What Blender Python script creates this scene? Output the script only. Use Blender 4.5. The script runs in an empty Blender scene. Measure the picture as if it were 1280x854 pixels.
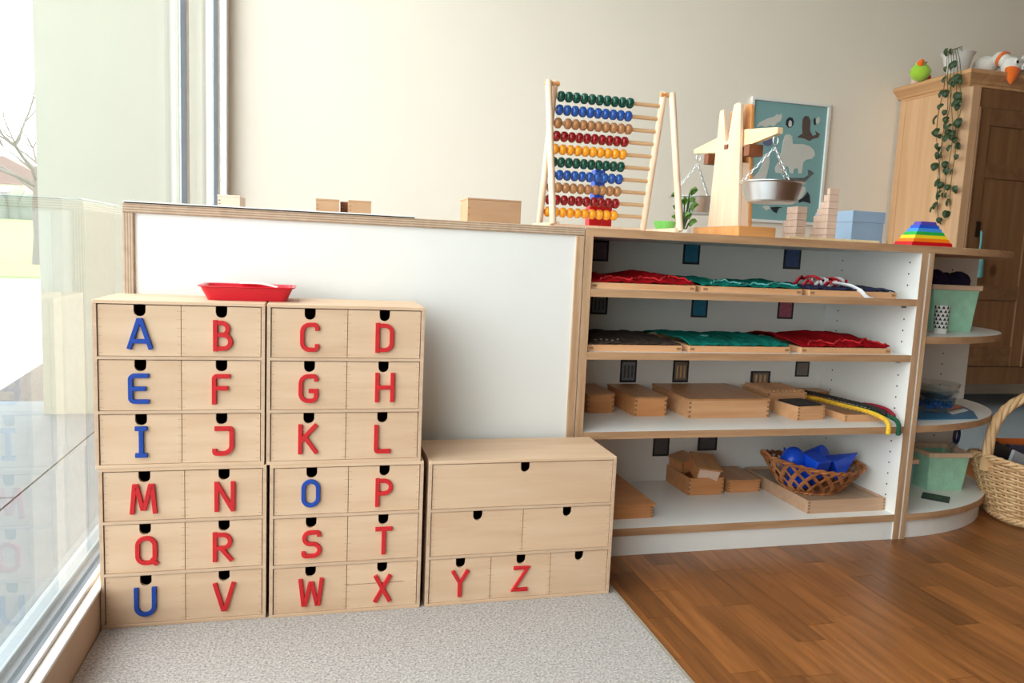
import bpy, bmesh, math, random
from mathutils import Vector, Matrix
random.seed(7)
sc = bpy.context.scene
COL = sc.collection
PI = math.pi

# ---------------------------------------------------------------- camera (solved from the photograph, image 1280x854)
FPX = 943.4882
PITCH, YAW, ROLL = (math.radians(a) for a in (6.7384, 14.4963, 2.5217))
CAM = Vector((-.2281, -1.5276, .7717))
_F = Vector((math.sin(YAW)*math.cos(PITCH), math.cos(YAW)*math.cos(PITCH), -math.sin(PITCH)))
_R0 = Vector((math.cos(YAW), -math.sin(YAW), 0)); _U0 = _R0.cross(_F)
_R = _R0*math.cos(ROLL)+_U0*math.sin(ROLL); _U = -_R0*math.sin(ROLL)+_U0*math.cos(ROLL)
cd = bpy.data.cameras.new('camera'); cam = bpy.data.objects.new('camera', cd); COL.objects.link(cam)
cd.sensor_width = 36; cd.lens = FPX/1280*36; cd.clip_start = .02; cd.clip_end = 200
M3 = Matrix((_R, _U, -_F)).transposed()
cam.matrix_world = Matrix.Translation(CAM) @ M3.to_4x4()
sc.camera = cam

# ---------------------------------------------------------------- daylight
W = bpy.data.worlds.new('overcast_sky'); sc.world = W; W.use_nodes = True
bg = W.node_tree.nodes['Background']
bg.inputs[0].default_value = (.93, .97, 1.0, 1); bg.inputs[1].default_value = SKY_STRENGTH = 5.0
vs = sc.view_settings
vs.view_transform = 'Standard'; vs.look = 'None'; vs.gamma = 1; vs.use_curve_mapping = False
vs.exposure = 0.30
def portal(loc, rot, sx, sy):
    l = bpy.data.lights.new('window_daylight_portal', 'AREA'); l.shape = 'RECTANGLE'; l.size = sx; l.size_y = sy
    l.energy = 1; l.cycles.is_portal = True
    o = bpy.data.objects.new('window_daylight_portal', l); COL.objects.link(o); o.location = loc; o.rotation_euler = rot
    return o
portal((-.76, -.175, 1.55), (0, -PI/2, 0), 2.92, 5.03)

# ---------------------------------------------------------------- helpers
def at(u, v, x=None, y=None, z=None):
    d = _F+_R*((u-640)/FPX)-_U*((v-427)/FPX)
    if x is not None: t = (x-CAM.x)/d.x
    elif y is not None: t = (y-CAM.y)/d.y
    else: t = (z-CAM.z)/d.z
    return CAM+d*t
def lin(c):
    return tuple((v/255/12.92 if v/255 <= .04045 else ((v/255+.055)/1.055)**2.4) for v in c)
class MB:
    def __init__(s): s.v = []; s.f = []
    def add(s, vs_, fs):
        o = len(s.v); s.v += [tuple(p) for p in vs_]; s.f += [tuple(i+o for i in f) for f in fs]; return s
    def box(s, x0, x1, y0, y1, z0, z1, m=None):
        vs_ = [Vector((x, y, z)) for z in (z0, z1) for y in (y0, y1) for x in (x0, x1)]
        if m is not None: vs_ = [m @ p for p in vs_]
        return s.add(vs_, [(0,2,3,1), (4,5,7,6), (0,1,5,4), (2,6,7,3), (0,4,6,2), (1,3,7,5)])
    def prism(s, poly, axis, a0, a1):
        # poly in the two other axes (counter-clockwise or not), extruded along axis
        n = len(poly)
        def P(p, a): return {'x': (a, p[0], p[1]), 'y': (p[0], a, p[1]), 'z': (p[0], p[1], a)}[axis]
        vs_ = [P(p, a0) for p in poly]+[P(p, a1) for p in poly]
        fs = [tuple(range(n)), tuple(range(2*n-1, n-1, -1))]+[(i, i+n, (i+1) % n+n, (i+1) % n) for i in range(n)]
        return s.add(vs_, fs)
    def tube(s, path, r, n=8, closed=False, cap=True, flat=1.0):
        path = [Vector(p) for p in path]; N = len(path)
        rs = r if isinstance(r, (list, tuple)) else [r]*N
        vs_ = []; up = None
        for i, p in enumerate(path):
            a = path[i-1] if (i > 0 or closed) else p; b = path[(i+1) % N] if (i < N-1 or closed) else p
            t = (b-a); t = t.normalized() if t.length > 1e-9 else Vector((0, 0, 1))
            if up is None: up = Vector((0, 0, 1)) if abs(t.z) < .9 else Vector((1, 0, 0))
            sd = t.cross(up)
            if sd.length < 1e-6: sd = t.orthogonal()
            sd.normalize(); up = sd.cross(t).normalized()
            for k in range(n):
                an = 2*PI*k/n
                vs_.append(p+sd*math.cos(an)*rs[i]+up*math.sin(an)*rs[i]*flat)
        fs = []
        for i in range(N if closed else N-1):
            j = (i+1) % N
            for k in range(n):
                fs.append((i*n+k, i*n+(k+1) % n, j*n+(k+1) % n, j*n+k))
        if cap and not closed:
            fs.append(tuple(range(n-1, -1, -1))); fs.append(tuple((N-1)*n+k for k in range(n)))
        return s.add(vs_, fs)
    def lathe(s, prof, n=32, c=(0, 0, 0), ell=(1, 1)):
        vs_ = []; fs = []
        for r, z in prof:
            for k in range(n):
                a = 2*PI*k/n; vs_.append((c[0]+r*math.cos(a)*ell[0], c[1]+r*math.sin(a)*ell[1], c[2]+z))
        for i in range(len(prof)-1):
            for k in range(n): fs.append((i*n+k, i*n+(k+1) % n, (i+1)*n+(k+1) % n, (i+1)*n+k))
        if prof[0][0] > 1e-6: fs.append(tuple(range(n-1, -1, -1)))
        if prof[-1][0] > 1e-6: fs.append(tuple((len(prof)-1)*n+k for k in range(n)))
        return s.add(vs_, fs)
    def ball(s, c, r, n=16, m=10, mat=None):
        rx, ry, rz = r if isinstance(r, (tuple, list)) else (r, r, r)
        vs_ = [Vector((0, 0, -rz))]
        for i in range(1, m):
            t = PI*i/m-PI/2
            for k in range(n):
                a = 2*PI*k/n; vs_.append(Vector((rx*math.cos(t)*math.cos(a), ry*math.cos(t)*math.sin(a), rz*math.sin(t))))
        vs_.append(Vector((0, 0, rz)))
        fs = [(0, 1+(k+1) % n, 1+k) for k in range(n)]
        for i in range(m-2):
            for k in range(n):
                a = 1+i*n+k; b = 1+i*n+(k+1) % n; fs.append((a, b, b+n, a+n))
        L = len(vs_)-1
        fs += [(L, L-n+k, L-n+(k+1) % n) for k in range(n)]
        if mat is not None: vs_ = [mat @ p for p in vs_]
        return s.add([p+Vector(c) for p in vs_], fs)
    def grid(s, fn, nu, nv):
        vs_ = [fn(i/nu, j/nv) for j in range(nv+1) for i in range(nu+1)]
        fs = [(j*(nu+1)+i, j*(nu+1)+i+1, (j+1)*(nu+1)+i+1, (j+1)*(nu+1)+i) for j in range(nv) for i in range(nu)]
        return s.add(vs_, fs)
    def mesh(s, name, m, smooth=None):
        me = bpy.data.meshes.new(name); me.from_pydata(s.v, [], s.f)
        bm = bmesh.new(); bm.from_mesh(me); bmesh.ops.recalc_face_normals(bm, faces=bm.faces); bm.to_mesh(me); bm.free()
        if m is not None: me.materials.append(MATS[m])
        if smooth is not None:
            for p in me.polygons: p.use_smooth = True
            me.set_sharp_from_angle(angle=math.radians(smooth))
        me.update(); return me
    def build(s, name, m, parent=None, loc=None, rot=None, smooth=None, bevel=0, solid=0):
        o = bpy.data.objects.new(name, s.mesh(name, m, smooth)); COL.objects.link(o)
        if parent is not None: o.parent = parent
        if loc is not None: o.location = loc
        if rot is not None: o.rotation_euler = rot
        if solid:
            md = o.modifiers.new('thickness', 'SOLIDIFY'); md.thickness = solid; md.offset = 0
        if bevel:
            md = o.modifiers.new('edge_round', 'BEVEL'); md.width = bevel; md.segments = 2; md.limit_method = 'ANGLE'
        return o
def thing(name, label, cat, loc=(0, 0, 0), rz=0, group=None):
    o = bpy.data.objects.new(name, None); COL.objects.link(o); o.empty_display_size = .05
    o.location = loc; o.rotation_euler = (0, 0, rz); tag(o, label, cat, group); return o
def tag(o, label, cat, group=None):
    o['label'] = label; o['category'] = cat
    if group: o['group'] = group
    return o
def struct(o): o['kind'] = 'structure'; return o
def stuff(o): o['kind'] = 'stuff'; return o
def copy(o, parent, loc=None, rot=None, m=None):
    c = o.copy(); COL.objects.link(c); c.parent = parent
    if loc is not None: c.location = loc
    if rot is not None: c.rotation_euler = rot
    return c

# ---------------------------------------------------------------- materials
MATS = {}
def new_mat(name):
    m = bpy.data.materials.new(name); m.use_nodes = True; MATS[name] = m
    nt = m.node_tree; b = nt.nodes['Principled BSDF']
    def N(t, **k):
        n = nt.nodes.new(t)
        for a, v in k.items():
            if isinstance(v, tuple) and a.startswith('i_'): n.inputs[a[2:]].default_value = v
            else: setattr(n, a, v)
        return n
    return m, nt, b, N, nt.links.new
def ramp(nt, stops):
    r = nt.nodes.new('ShaderNodeValToRGB'); e = r.color_ramp.elements
    while len(e) < len(stops): e.new(.5)
    for el, (p, c) in zip(e, stops): el.position = p; el.color = (*c, 1)
    return r
def plain(name, c, rough=.5, metal=0, var=.06, scale=14, bump=0, bscale=120, sheen=0, spec=.5, trans=0):
    m, nt, b, N, L = new_mat(name); c = lin(c)
    tc = N('ShaderNodeTexCoord'); n = N('ShaderNodeTexNoise'); n.inputs['Scale'].default_value = scale; n.inputs['Detail'].default_value = 4
    L(tc.outputs['Object'], n.inputs['Vector'])
    r = ramp(nt, [(.3, tuple(x*(1-var) for x in c)), (.7, tuple(min(1, x*(1+var)) for x in c))])
    L(n.outputs['Fac'], r.inputs[0]); L(r.outputs[0], b.inputs['Base Color'])
    b.inputs['Roughness'].default_value = rough; b.inputs['Metallic'].default_value = metal; b.inputs['Specular IOR Level'].default_value = spec
    if sheen: b.inputs['Sheen Weight'].default_value = sheen
    if bump:
        n2 = N('ShaderNodeTexNoise'); n2.inputs['Scale'].default_value = bscale; n2.inputs['Detail'].default_value = 3
        L(tc.outputs['Object'], n2.inputs['Vector'])
        bp = N('ShaderNodeBump'); bp.inputs['Strength'].default_value = bump; bp.inputs['Distance'].default_value = .002
        L(n2.outputs['Fac'], bp.inputs['Height']); L(bp.outputs[0], b.inputs['Normal'])
    return m
def wood(name, c1, c2, axis='x', scale=40, stretch=.06, rough=.45, rnd=.0, knots=False, spec=.4):
    m, nt, b, N, L = new_mat(name); c1, c2 = lin(c1), lin(c2)
    tc = N('ShaderNodeTexCoord'); mp = N('ShaderNodeMapping'); oi = N('ShaderNodeObjectInfo')
    s = [1, 1, 1]; s['xyz'.index(axis)] = stretch; mp.inputs['Scale'].default_value = s
    cx = N('ShaderNodeCombineXYZ')
    ml = N('ShaderNodeMath', operation='MULTIPLY'); ml.inputs[1].default_value = 7.3
    L(oi.outputs['Random'], ml.inputs[0])
    for i in range(3): L(ml.outputs[0], cx.inputs[i])
    L(tc.outputs['Object'], mp.inputs['Vector']); L(cx.outputs[0], mp.inputs['Location'])
    n = N('ShaderNodeTexNoise'); n.inputs['Scale'].default_value = scale; n.inputs['Detail'].default_value = 6; n.inputs['Roughness'].default_value = .6
    n.inputs['Distortion'].default_value = .4
    L(mp.outputs[0], n.inputs['Vector'])
    r = ramp(nt, [(.32, c1), (.68, c2)]); L(n.outputs['Fac'], r.inputs[0])
    out = r.outputs[0]
    if rnd:
        hs = N('ShaderNodeHueSaturation'); mr = N('ShaderNodeMapRange'); mr.inputs['To Min'].default_value = 1-rnd; mr.inputs['To Max'].default_value = 1+rnd
        L(oi.outputs['Random'], mr.inputs['Value']); L(mr.outputs[0], hs.inputs['Value']); L(out, hs.inputs['Color']); out = hs.outputs[0]
    if knots:
        v = N('ShaderNodeTexVoronoi'); v.inputs['Scale'].default_value = 3.3
        mp2 = N('ShaderNodeMapping'); s2 = [1, 1, 1]; s2['xyz'.index(axis)] = .75; mp2.inputs['Scale'].default_value = s2
        L(tc.outputs['Object'], mp2.inputs['Vector']); L(mp2.outputs[0], v.inputs['Vector'])
        kr = ramp(nt, [(.05, (1, 1, 1)), (.10, (0, 0, 0))]); L(v.outputs['Distance'], kr.inputs[0])
        mx = N('ShaderNodeMix', data_type='RGBA'); L(kr.outputs[0], mx.inputs[0]); L(out, mx.inputs[6]); mx.inputs[7].default_value = (*lin((96, 58, 36)), 1)
        out = mx.outputs[2]
    L(out, b.inputs['Base Color']); b.inputs['Roughness'].default_value = rough; b.inputs['Specular IOR Level'].default_value = spec
    return m
def ply(name, axis, c1, c2, freq):
    m, nt, b, N, L = new_mat(name)
    tc = N('ShaderNodeTexCoord'); w = N('ShaderNodeTexWave'); w.bands_direction = axis.upper(); w.inputs['Scale'].default_value = freq
    w.inputs['Distortion'].default_value = .6; w.inputs['Detail'].default_value = 2; w.inputs['Detail Scale'].default_value = .4
    n = N('ShaderNodeTexNoise'); n.inputs['Scale'].default_value = 60
    L(tc.outputs['Object'], w.inputs['Vector']); L(tc.outputs['Object'], n.inputs['Vector'])
    mx = N('ShaderNodeMath', operation='MULTIPLY'); ad = N('ShaderNodeMath', operation='MULTIPLY_ADD')
    L(n.outputs['Fac'], ad.inputs[0]); ad.inputs[1].default_value = .5; ad.inputs[2].default_value = -.1
    sm = N('ShaderNodeMath', operation='MULTIPLY_ADD'); L(w.outputs['Fac'], sm.inputs[0]); sm.inputs[1].default_value = .65; L(ad.outputs[0], sm.inputs[2])
    r = ramp(nt, [(.1, lin(c1)), (.9, lin(c2))]); L(sm.outputs[0], r.inputs[0]); L(r.outputs[0], b.inputs['Base Color']); b.inputs['Roughness'].default_value = .6
    return m
def pane_glass(name, tint=(.96, .98, .97), gain=1.0, base=.04):
    m, nt, b, N, L = new_mat(name); nt.nodes.remove(b); out = nt.nodes['Material Output']
    lw = N('ShaderNodeLayerWeight'); lw.inputs[0].default_value = .5
    p = N('ShaderNodeMath', operation='POWER'); p.inputs[1].default_value = 5; L(lw.outputs['Facing'], p.inputs[0])
    ma = N('ShaderNodeMath', operation='MULTIPLY_ADD'); ma.inputs[1].default_value = .96*gain; ma.inputs[2].default_value = base; L(p.outputs[0], ma.inputs[0])
    t = N('ShaderNodeBsdfTransparent'); t.inputs[0].default_value = (*tint, 1); g = N('ShaderNodeBsdfGlossy'); g.inputs['Roughness'].default_value = 0
    mx = N('ShaderNodeMixShader'); L(ma.outputs[0], mx.inputs[0]); L(t.outputs[0], mx.inputs[1]); L(g.outputs[0], mx.inputs[2]); L(mx.outputs[0], out.inputs[0])
    return m
def speckle(name, cols, scale, rough=.95, bump=.5):
    m, nt, b, N, L = new_mat(name)
    tc = N('ShaderNodeTexCoord'); n = N('ShaderNodeTexNoise'); n.inputs['Scale'].default_value = scale; n.inputs['Detail'].default_value = 5; n.inputs['Roughness'].default_value = .75
    L(tc.outputs['Object'], n.inputs['Vector'])
    r = ramp(nt, [(.30+.4*i/(len(cols)-1), lin(c)) for i, c in enumerate(cols)]); L(n.outputs['Fac'], r.inputs[0])
    L(r.outputs[0], b.inputs['Base Color']); b.inputs['Roughness'].default_value = rough; b.inputs['Specular IOR Level'].default_value = .1
    bp = N('ShaderNodeBump'); bp.inputs['Strength'].default_value = bump; bp.inputs['Distance'].default_value = .003
    L(n.outputs['Fac'], bp.inputs['Height']); L(bp.outputs[0], b.inputs['Normal'])
    return m
def weave(name, c1, c2, scale):
    m, nt, b, N, L = new_mat(name)
    tc = N('ShaderNodeTexCoord'); ck = N('ShaderNodeTexChecker'); ck.inputs['Scale'].default_value = scale
    ck.inputs['Color1'].default_value = (*lin(c1), 1); ck.inputs['Color2'].default_value = (*lin(c2), 1)
    L(tc.outputs['Object'], ck.inputs['Vector']); L(ck.outputs['Color'], b.inputs['Base Color']); b.inputs['Roughness'].default_value = .85
    return m

plain('wall_paint', (245, 236, 220), .9, var=.012, scale=3, bump=.05, bscale=300)
plain('warm_paint', (176, 148, 118), .9, var=.02)
plain('ceiling_paint', (240, 238, 232), .9, var=.01)
plain('white_laminate', (236, 235, 230), .38, var=.008)
plain('white_paint', (236, 234, 228), .45, var=.015)
plain('grey_metal', (140, 148, 152), .5, metal=.1, var=.02)
plain('white_metal', (226, 220, 216), .4, var=.02)
plain('dark_gasket', (112, 116, 122), .6)
plain('sill_wood', (196, 168, 140), .55, var=.05)
pane_glass('window_glass')
pane_glass('clear_glass', (.96, .98, .98), 1.2, .13)
speckle('carpet_wool', [(98, 91, 87), (162, 155, 150), (192, 185, 180), (218, 212, 208)], 210, bump=.7)
plain('carpet_binding', (158, 146, 128), .9, bump=.3)
speckle('rug_blue', [(132, 142, 150), (152, 162, 168)], 200)
wood('parquet', (116, 69, 32), (154, 96, 49), 'y', 55, .08, .34, rnd=.28, spec=.5)
wood('floor_base', (100, 54, 22), (140, 80, 38), 'y', 40, .08, .35)
wood('birch', (204, 169, 137), (217, 186, 155), 'x', 26, .10, .55, rnd=.025)
wood('birch_edge', (190, 158, 130), (208, 178, 150), 'x', 60, .05, .6)
plain('joint_dark', (150, 112, 78), .7)
plain('joint_light', (188, 152, 118), .7)
plain('felt_blue', (18, 62, 150), .8, var=.06, scale=60, bump=.3, bscale=500)
plain('felt_red', (194, 26, 30), .8, var=.06, scale=60, bump=.3, bscale=500)
ply('ply_edge_z', 'z', (150, 118, 92), (208, 184, 158), 62)
ply('ply_edge_x', 'x', (150, 118, 92), (208, 184, 158), 62)
wood('edge_band', (174, 136, 102), (204, 168, 134), 'z', 50, .08, .55)
wood('edge_band_x', (170, 128, 92), (200, 160, 122), 'x', 50, .08, .55)
wood('beech', (208, 152, 106), (224, 174, 130), 'x', 40, .08, .45, rnd=.06)
wood('beech_orange', (202, 134, 82), (218, 154, 102), 'x', 40, .08, .42, rnd=.06)
wood('beech_lid', (176, 122, 76), (194, 142, 94), 'y', 40, .08, .35, rnd=.05)
wood('tray_wood', (186, 148, 118), (204, 166, 136), 'x', 40, .08, .5)
wood('tray_floor', (158, 132, 106), (174, 148, 122), 'y', 40, .08, .4)
wood('pale_wood', (220, 184, 152), (234, 204, 176), 'z', 40, .08, .5, rnd=.02)
wood('pale_wood_y', (226, 192, 146), (240, 212, 166), 'y', 40, .08, .5)
wood('orange_wood', (198, 132, 74), (214, 152, 92), 'x', 40, .08, .45)
wood('rod_wood', (196, 154, 112), (212, 172, 130), 'x', 40, .08, .5)
wood('walnut', (112, 62, 36), (140, 82, 50), 'y', 40, .08, .5)
wood('pink_beech', (224, 190, 168), (236, 206, 186), 'x', 60, .1, .55, rnd=.03)
wood('cardboard', (178, 138, 104), (190, 150, 114), 'x', 30, .3, .8)
wood('pine', (206, 160, 116), (224, 182, 140), 'z', 22, .05, .5, knots=True)
wood('pine_front', (122, 84, 54), (142, 102, 68), 'z', 22, .05, .45, knots=True)  # browner front pine, with the shade on the wardrobe front put into the colour
wood('pine_front_shaded_y', (116, 80, 52), (136, 98, 66), 'y', 22, .05, .45)  # same tone with shade in the colour, for the door rails
wood('pine_y', (200, 148, 100), (218, 172, 126), 'y', 22, .05, .5)
wood('wicker', (196, 152, 104), (226, 190, 144), 'z', 30, .3, .6)
wood('wicker_dark', (120, 66, 34), (196, 128, 76), 'z', 30, .3, .5)
plain('red_plastic', (206, 24, 44), .28, var=.02)
plain('paper_white', (240, 238, 232), .8, var=.02)
plain('black_paper', (30, 30, 32), .6)
plain('steel', (214, 214, 214), .34, metal=1, var=.03)
for n_, c_ in dict(bead_green=(8, 72, 58), bead_blue=(36, 82, 160), bead_tan=(176, 122, 76), bead_red=(140, 14, 20), bead_yellow=(246, 160, 34)).items(): plain(n_, c_, .22, var=.03)
for n_, c_ in dict(toy_red=(206, 14, 26), toy_orange=(250, 130, 20), toy_yellow=(244, 214, 40), toy_green=(40, 176, 76), toy_sky=(70, 150, 235), toy_blue=(34, 84, 200), toy_violet=(92, 70, 170), toy_lime=(130, 206, 100), solid_blue=(16, 78, 214)).items(): plain(n_, c_, .35, var=.03)
plain('poster_teal', (130, 172, 172), .6, var=.02)
plain('poster_white', (206, 206, 198), .7, var=.03)
plain('poster_grey', (96, 100, 102), .7, var=.1)
plain('poster_black', (36, 40, 46), .7)
plain('poster_brown', (92, 76, 70), .7, var=.15, scale=60)
plain('poster_violet', (104, 108, 140), .7)
plain('box_blue', (150, 172, 196), .7, var=.02, bump=.1)
plain('leaf_green', (46, 70, 38), .5, var=.25, scale=30)
plain('leaf_light', (84, 128, 44), .5, var=.15, scale=30)
plain('stem_green', (96, 92, 52), .7)
plain('pot_white', (228, 226, 220), .35, var=.01)
plain('soil', (52, 40, 30), .95, bump=.6)
plain('plush_white', (232, 228, 218), .95, var=.03, bump=.8, bscale=260, sheen=.4)
plain('plush_orange', (240, 112, 24), .9, bump=.5, sheen=.3)
plain('plush_lime', (168, 214, 60), .9, var=.06, bump=.6, sheen=.3)
plain('plush_olive', (128, 124, 100), .9, bump=.5)
plain('eye_black', (14, 16, 20), .25)
plain('cloth_red', (146, 16, 24), 1, var=.25, scale=70, bump=.8, bscale=300, spec=.05)
plain('cloth_darkred', (112, 16, 22), .9, var=.16, scale=70, bump=.5)
plain('cloth_teal', (18, 108, 96), 1, var=.2, scale=60, bump=.8, bscale=300, spec=.05)
plain('cloth_trim', (84, 160, 156), .9, var=.3, scale=90)
plain('cloth_navy', (30, 34, 70), .9, var=.2, scale=60, bump=.6)
plain('leather_brown', (50, 34, 26), .7, var=.2, scale=40, bump=.4)
plain('ribbon_red', (196, 26, 40), .6)
plain('ribbon_white', (232, 232, 232), .6)
plain('rope_yellow', (232, 186, 52), .85, var=.15, scale=80, bump=.5)
plain('rope_green', (20, 84, 56), .85, var=.15, scale=80, bump=.5)
plain('rope_dark', (40, 40, 36), .85, var=.2, scale=80)
plain('rope_red', (150, 20, 48), .85, var=.2, scale=80)
plain('card_black', (38, 40, 44), .5)
for n_, c_ in dict(photo_violet=(128, 108, 134), photo_teal=(44, 124, 156), photo_navy=(60, 82, 128), photo_grey=(126, 132, 140), photo_rose=(178, 92, 110), photo_brown=(120, 108, 98), photo_dark=(84, 82, 84)).items(): plain(n_, c_, .4, var=.2, scale=120)
plain('bin_mint', (168, 218, 188), .85, var=.10, scale=30, bump=.9, bscale=90)
plain('bin_teal', (104, 160, 170), .85, var=.08, scale=30, bump=.9, bscale=90)
plain('yarn_violet', (34, 20, 52), .95, var=.3, scale=60, bump=.9)
plain('gem_blue', (44, 92, 176), .15, var=.4, scale=60)
plain('page_cream', (222, 214, 196), .8)
plain('cover_dark', (40, 38, 40), .35, var=.3, scale=20)
plain('cover_silver', (168, 172, 176), .3, var=.05)
plain('cover_navy', (28, 44, 84), .35, var=.2)
plain('cover_orange', (214, 108, 44), .4)
plain('cover_blue', (58, 120, 160), .4, var=.15, scale=20)
plain('tassel_teal', (96, 152, 150), .9, var=.1, bump=.6)
plain('key_metal', (64, 52, 40), .4, metal=.7)
plain('pin_metal', (112, 108, 104), .4, metal=.6)
plain('hole_dark', (60, 58, 56), .9)
plain('render_green', (160, 161, 147), .95, var=.02, scale=4)
plain('paving', (196, 198, 196), .9, var=.05)
plain('gravel', (84, 80, 76), .95, var=.4, scale=60)
plain('deck_grey', (106, 114, 118), .8, var=.05)
speckle('grass', [(118, 132, 84), (136, 150, 100)], 60)
plain('bark', (104, 98, 92), .95, var=.2)
plain('roof_red', (128, 104, 100), .9)
plain('hedge', (110, 118, 108), .95, var=.2)
plain('house_wall', (210, 206, 200), .9)

# ================================================================ THE SETTING
WY = 2.35; WX = -.63; GX = -.665; CEIL = 3.15; RX = 7.5; BY = -6.0; WB = -2.7
fl = struct(MB().box(-.75, RX, BY, WY+.1, -.12, -.003).build('floor', 'floor_base'))
# parquet strips, one object each
SW = .067
lens_ = (.23, .29, .35)
strips = {l: MB().box(0, SW-.0008, 0, l-.0008, -.004, 0).mesh('plank', 'parquet') for l in lens_}
x = .402; npl = 0
while x < 2.62:
    y = -1.0-random.random()*.25
    while y < 1.0:
        l = random.choice(lens_); o = bpy.data.objects.new('plank', strips[l]); COL.objects.link(o); o.parent = fl
        o.location = (x, y, random.uniform(-.0003, 0)); y += l; npl += 1
    x += SW
struct(MB().box(-.75, RX+.1, WY, WY+.12, -.1, CEIL).build('wall_back', 'wall_paint'))
struct(MB().box(RX, RX+.12, BY-.1, WY, -.1, CEIL).build('wall_right', 'warm_paint'))
struct(MB().box(-.75, -.63, BY, WB, -.1, CEIL).build('wall_left', 'wall_paint'))
struct(MB().box(-.75, RX, BY-.12, BY, -.1, CEIL).build('wall_front', 'warm_paint'))
struct(MB().box(-.75, RX+.12, BY-.12, WY+.12, CEIL, CEIL+.12).build('ceiling', 'ceiling_paint'))
struct(MB().box(-.64, 3.0, WY-.015, WY, 0, .07).build('baseboard_back', 'white_paint', bevel=.003))

# window wall: sill riser, frame rails, mullions, panes
SZ = .093; TZ = 3.0
win = bpy.data.objects.new('window_1', None); COL.objects.link(win); struct(win)
MB().box(-.72, WX, WB, WY, -.10, SZ-.004).build('sill_riser', 'sill_wood', win)
MB().box(-.646, WX+.003, WB, WY, SZ-.004, SZ+.003).build('sill', 'white_paint', win, bevel=.002)
MB().box(-.656, -.646, WB, WY, SZ-.004, SZ+.010).build('inner_rail', 'white_metal', win, bevel=.002)
MB().box(-.686, -.656, WB, WY, SZ-.004, SZ+.008).build('gasket', 'dark_gasket', win)
MB().box(-.715, -.686, WB, WY, SZ-.004, SZ+.016).build('outer_rail', 'grey_metal', win, bevel=.002)
MB().box(-.74, -.645, WB, WY, TZ, CEIL).build('header', 'white_paint', win)
muls = (2.0, 1.21, -1.45)
for my in muls:
    mu = MB().box(-.674, -.652, my-.028, my+.028, SZ+.003, TZ).build('mullion', 'white_metal', win, bevel=.003)
    MB().box(-.668, -.6525, my-.033, my-.0283, SZ+.003, TZ).build('gasket', 'dark_gasket', mu)
MB().box(-.712, -.650, 2.27, WY, SZ+.003, TZ).build('corner_post', 'white_metal', win, bevel=.003)
ys_ = sorted((WY-.15,)+muls+(WB,))
for a, b in zip(ys_[:-1], ys_[1:]):
    if b-a > .12: MB().box(-.684, -.664, a+.03, b-.03, SZ+.008, TZ).build('pane', 'window_glass', win)

# ================================================================ OUTSIDE
tag(struct(MB().box(-30, -.75, -10, 70, -.35, -.18).build('ground', 'paving')), 'pale paved ground outside the window', 'ground')
te = tag(struct(MB().box(-1.182, -.75, -6, 2.30, -.18, -.10).build('terrace', 'deck_grey')), 'grey terrace slabs right outside the glass', 'terrace')
for k in range(5): MB().box(-2.6, -1.19, -5.2+1.6*k, -3.61+1.6*k, -.18, -.10).build('slab', 'deck_grey', te)
gv = MB().prism([(-4.5, 2.75), (-.76, 2.75), (-.76, 4.9), (-2.1, 4.7), (-1.95, 3.2), (-4.5, 3.1)], 'z', -.18, -.12).build('gravel_bed', 'gravel')
tag(stuff(gv), 'gravel bed between terrace and paving outside', 'gravel')
tag(struct(MB().box(-1.50, -.76, WY+.12, WY+.5, -.18, 3.6).build('wall_wing', 'render_green')), 'pale green rendered wing wall outside the window', 'wall')
tag(struct(MB().prism([(15.5, -.18), (62, -.18), (62, 2.0), (15.5, -.13)], 'x', -40, -1.5).build('lawn', 'grass')), 'bright sloping lawn beyond the paving', 'lawn')
# bare garden tree
rt = random.Random(3)
tp = at(50, 362, y=18.5); tx, ty = tp.x, 18.5
tr = thing('garden_tree', 'bare branching tree on the lawn outside the window', 'tree', (tx, ty, -.05))
MB().tube([(0, 0, -.2), (.04, 0, .7), (0, .05, 1.5), (.05, 0, 2.3)], [.17, .14, .12, .09], 10).build('trunk', 'bark', tr, smooth=60)
def branch(p, d, l, r, dep):
    pts = [p]; q = p
    for k in range(4):
        d = (d+Vector((rt.uniform(-.3, .3), rt.uniform(-.3, .3), rt.uniform(-.12, .22)))).normalized(); q = q+d*l/4; pts.append(q)
    MB_branches.append((pts, r))
    if dep:
        for k in range(3):
            s_ = pts[rt.randint(2, 4)]
            branch(s_, (d+Vector((rt.uniform(-1, 1), rt.uniform(-1, 1), rt.uniform(-.2, .6)))).normalized(), l*.65, r*.6, dep-1)
MB_branches = []
for k in range(7):
    a = k*.9
    n0 = len(MB_branches)
    branch(Vector((0, 0, 1.3+.14*k)), Vector((math.cos(a), math.sin(a), .55)).normalized(), 1.7, .055, 2)
    b_ = MB()
    for pts, r in MB_branches[n0:]: b_.tube(pts, [r*(1-.15*i) for i in range(5)], 6)
    b_.build('branch', 'bark', tr, smooth=60)
# far hedge and a house
hd = MB()
for k in range(26):
    hd.ball((-6-k*.9+rt.uniform(-.3, .3), 50+rt.uniform(-.5, .5), 1.6+rt.uniform(0, .4)), (.8, .7, 1.0+rt.uniform(0, .7)), 10, 7)
tag(hd.build('hedge', 'hedge', smooth=80), 'pale green hedge along the far lawn', 'hedge')
ho = thing('house', 'distant pale house with red roof beyond the lawn', 'house', (at(4, 300, y=56).x, 56, 1.6))
MB().box(-3, 3.4, 0, 5, -.05, 2.2).build('wall', 'house_wall', ho)
MB().prism([(-3.3, 2.2), (3.7, 2.2), (.2, 4.0)], 'y', -.3, 5.3).build('roof', 'roof_red', ho)
for wx in (-2, 0, 2): MB().box(wx-.4, wx+.4, -.04, .1, .8, 1.7).build('window', 'dark_gasket', ho)

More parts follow.
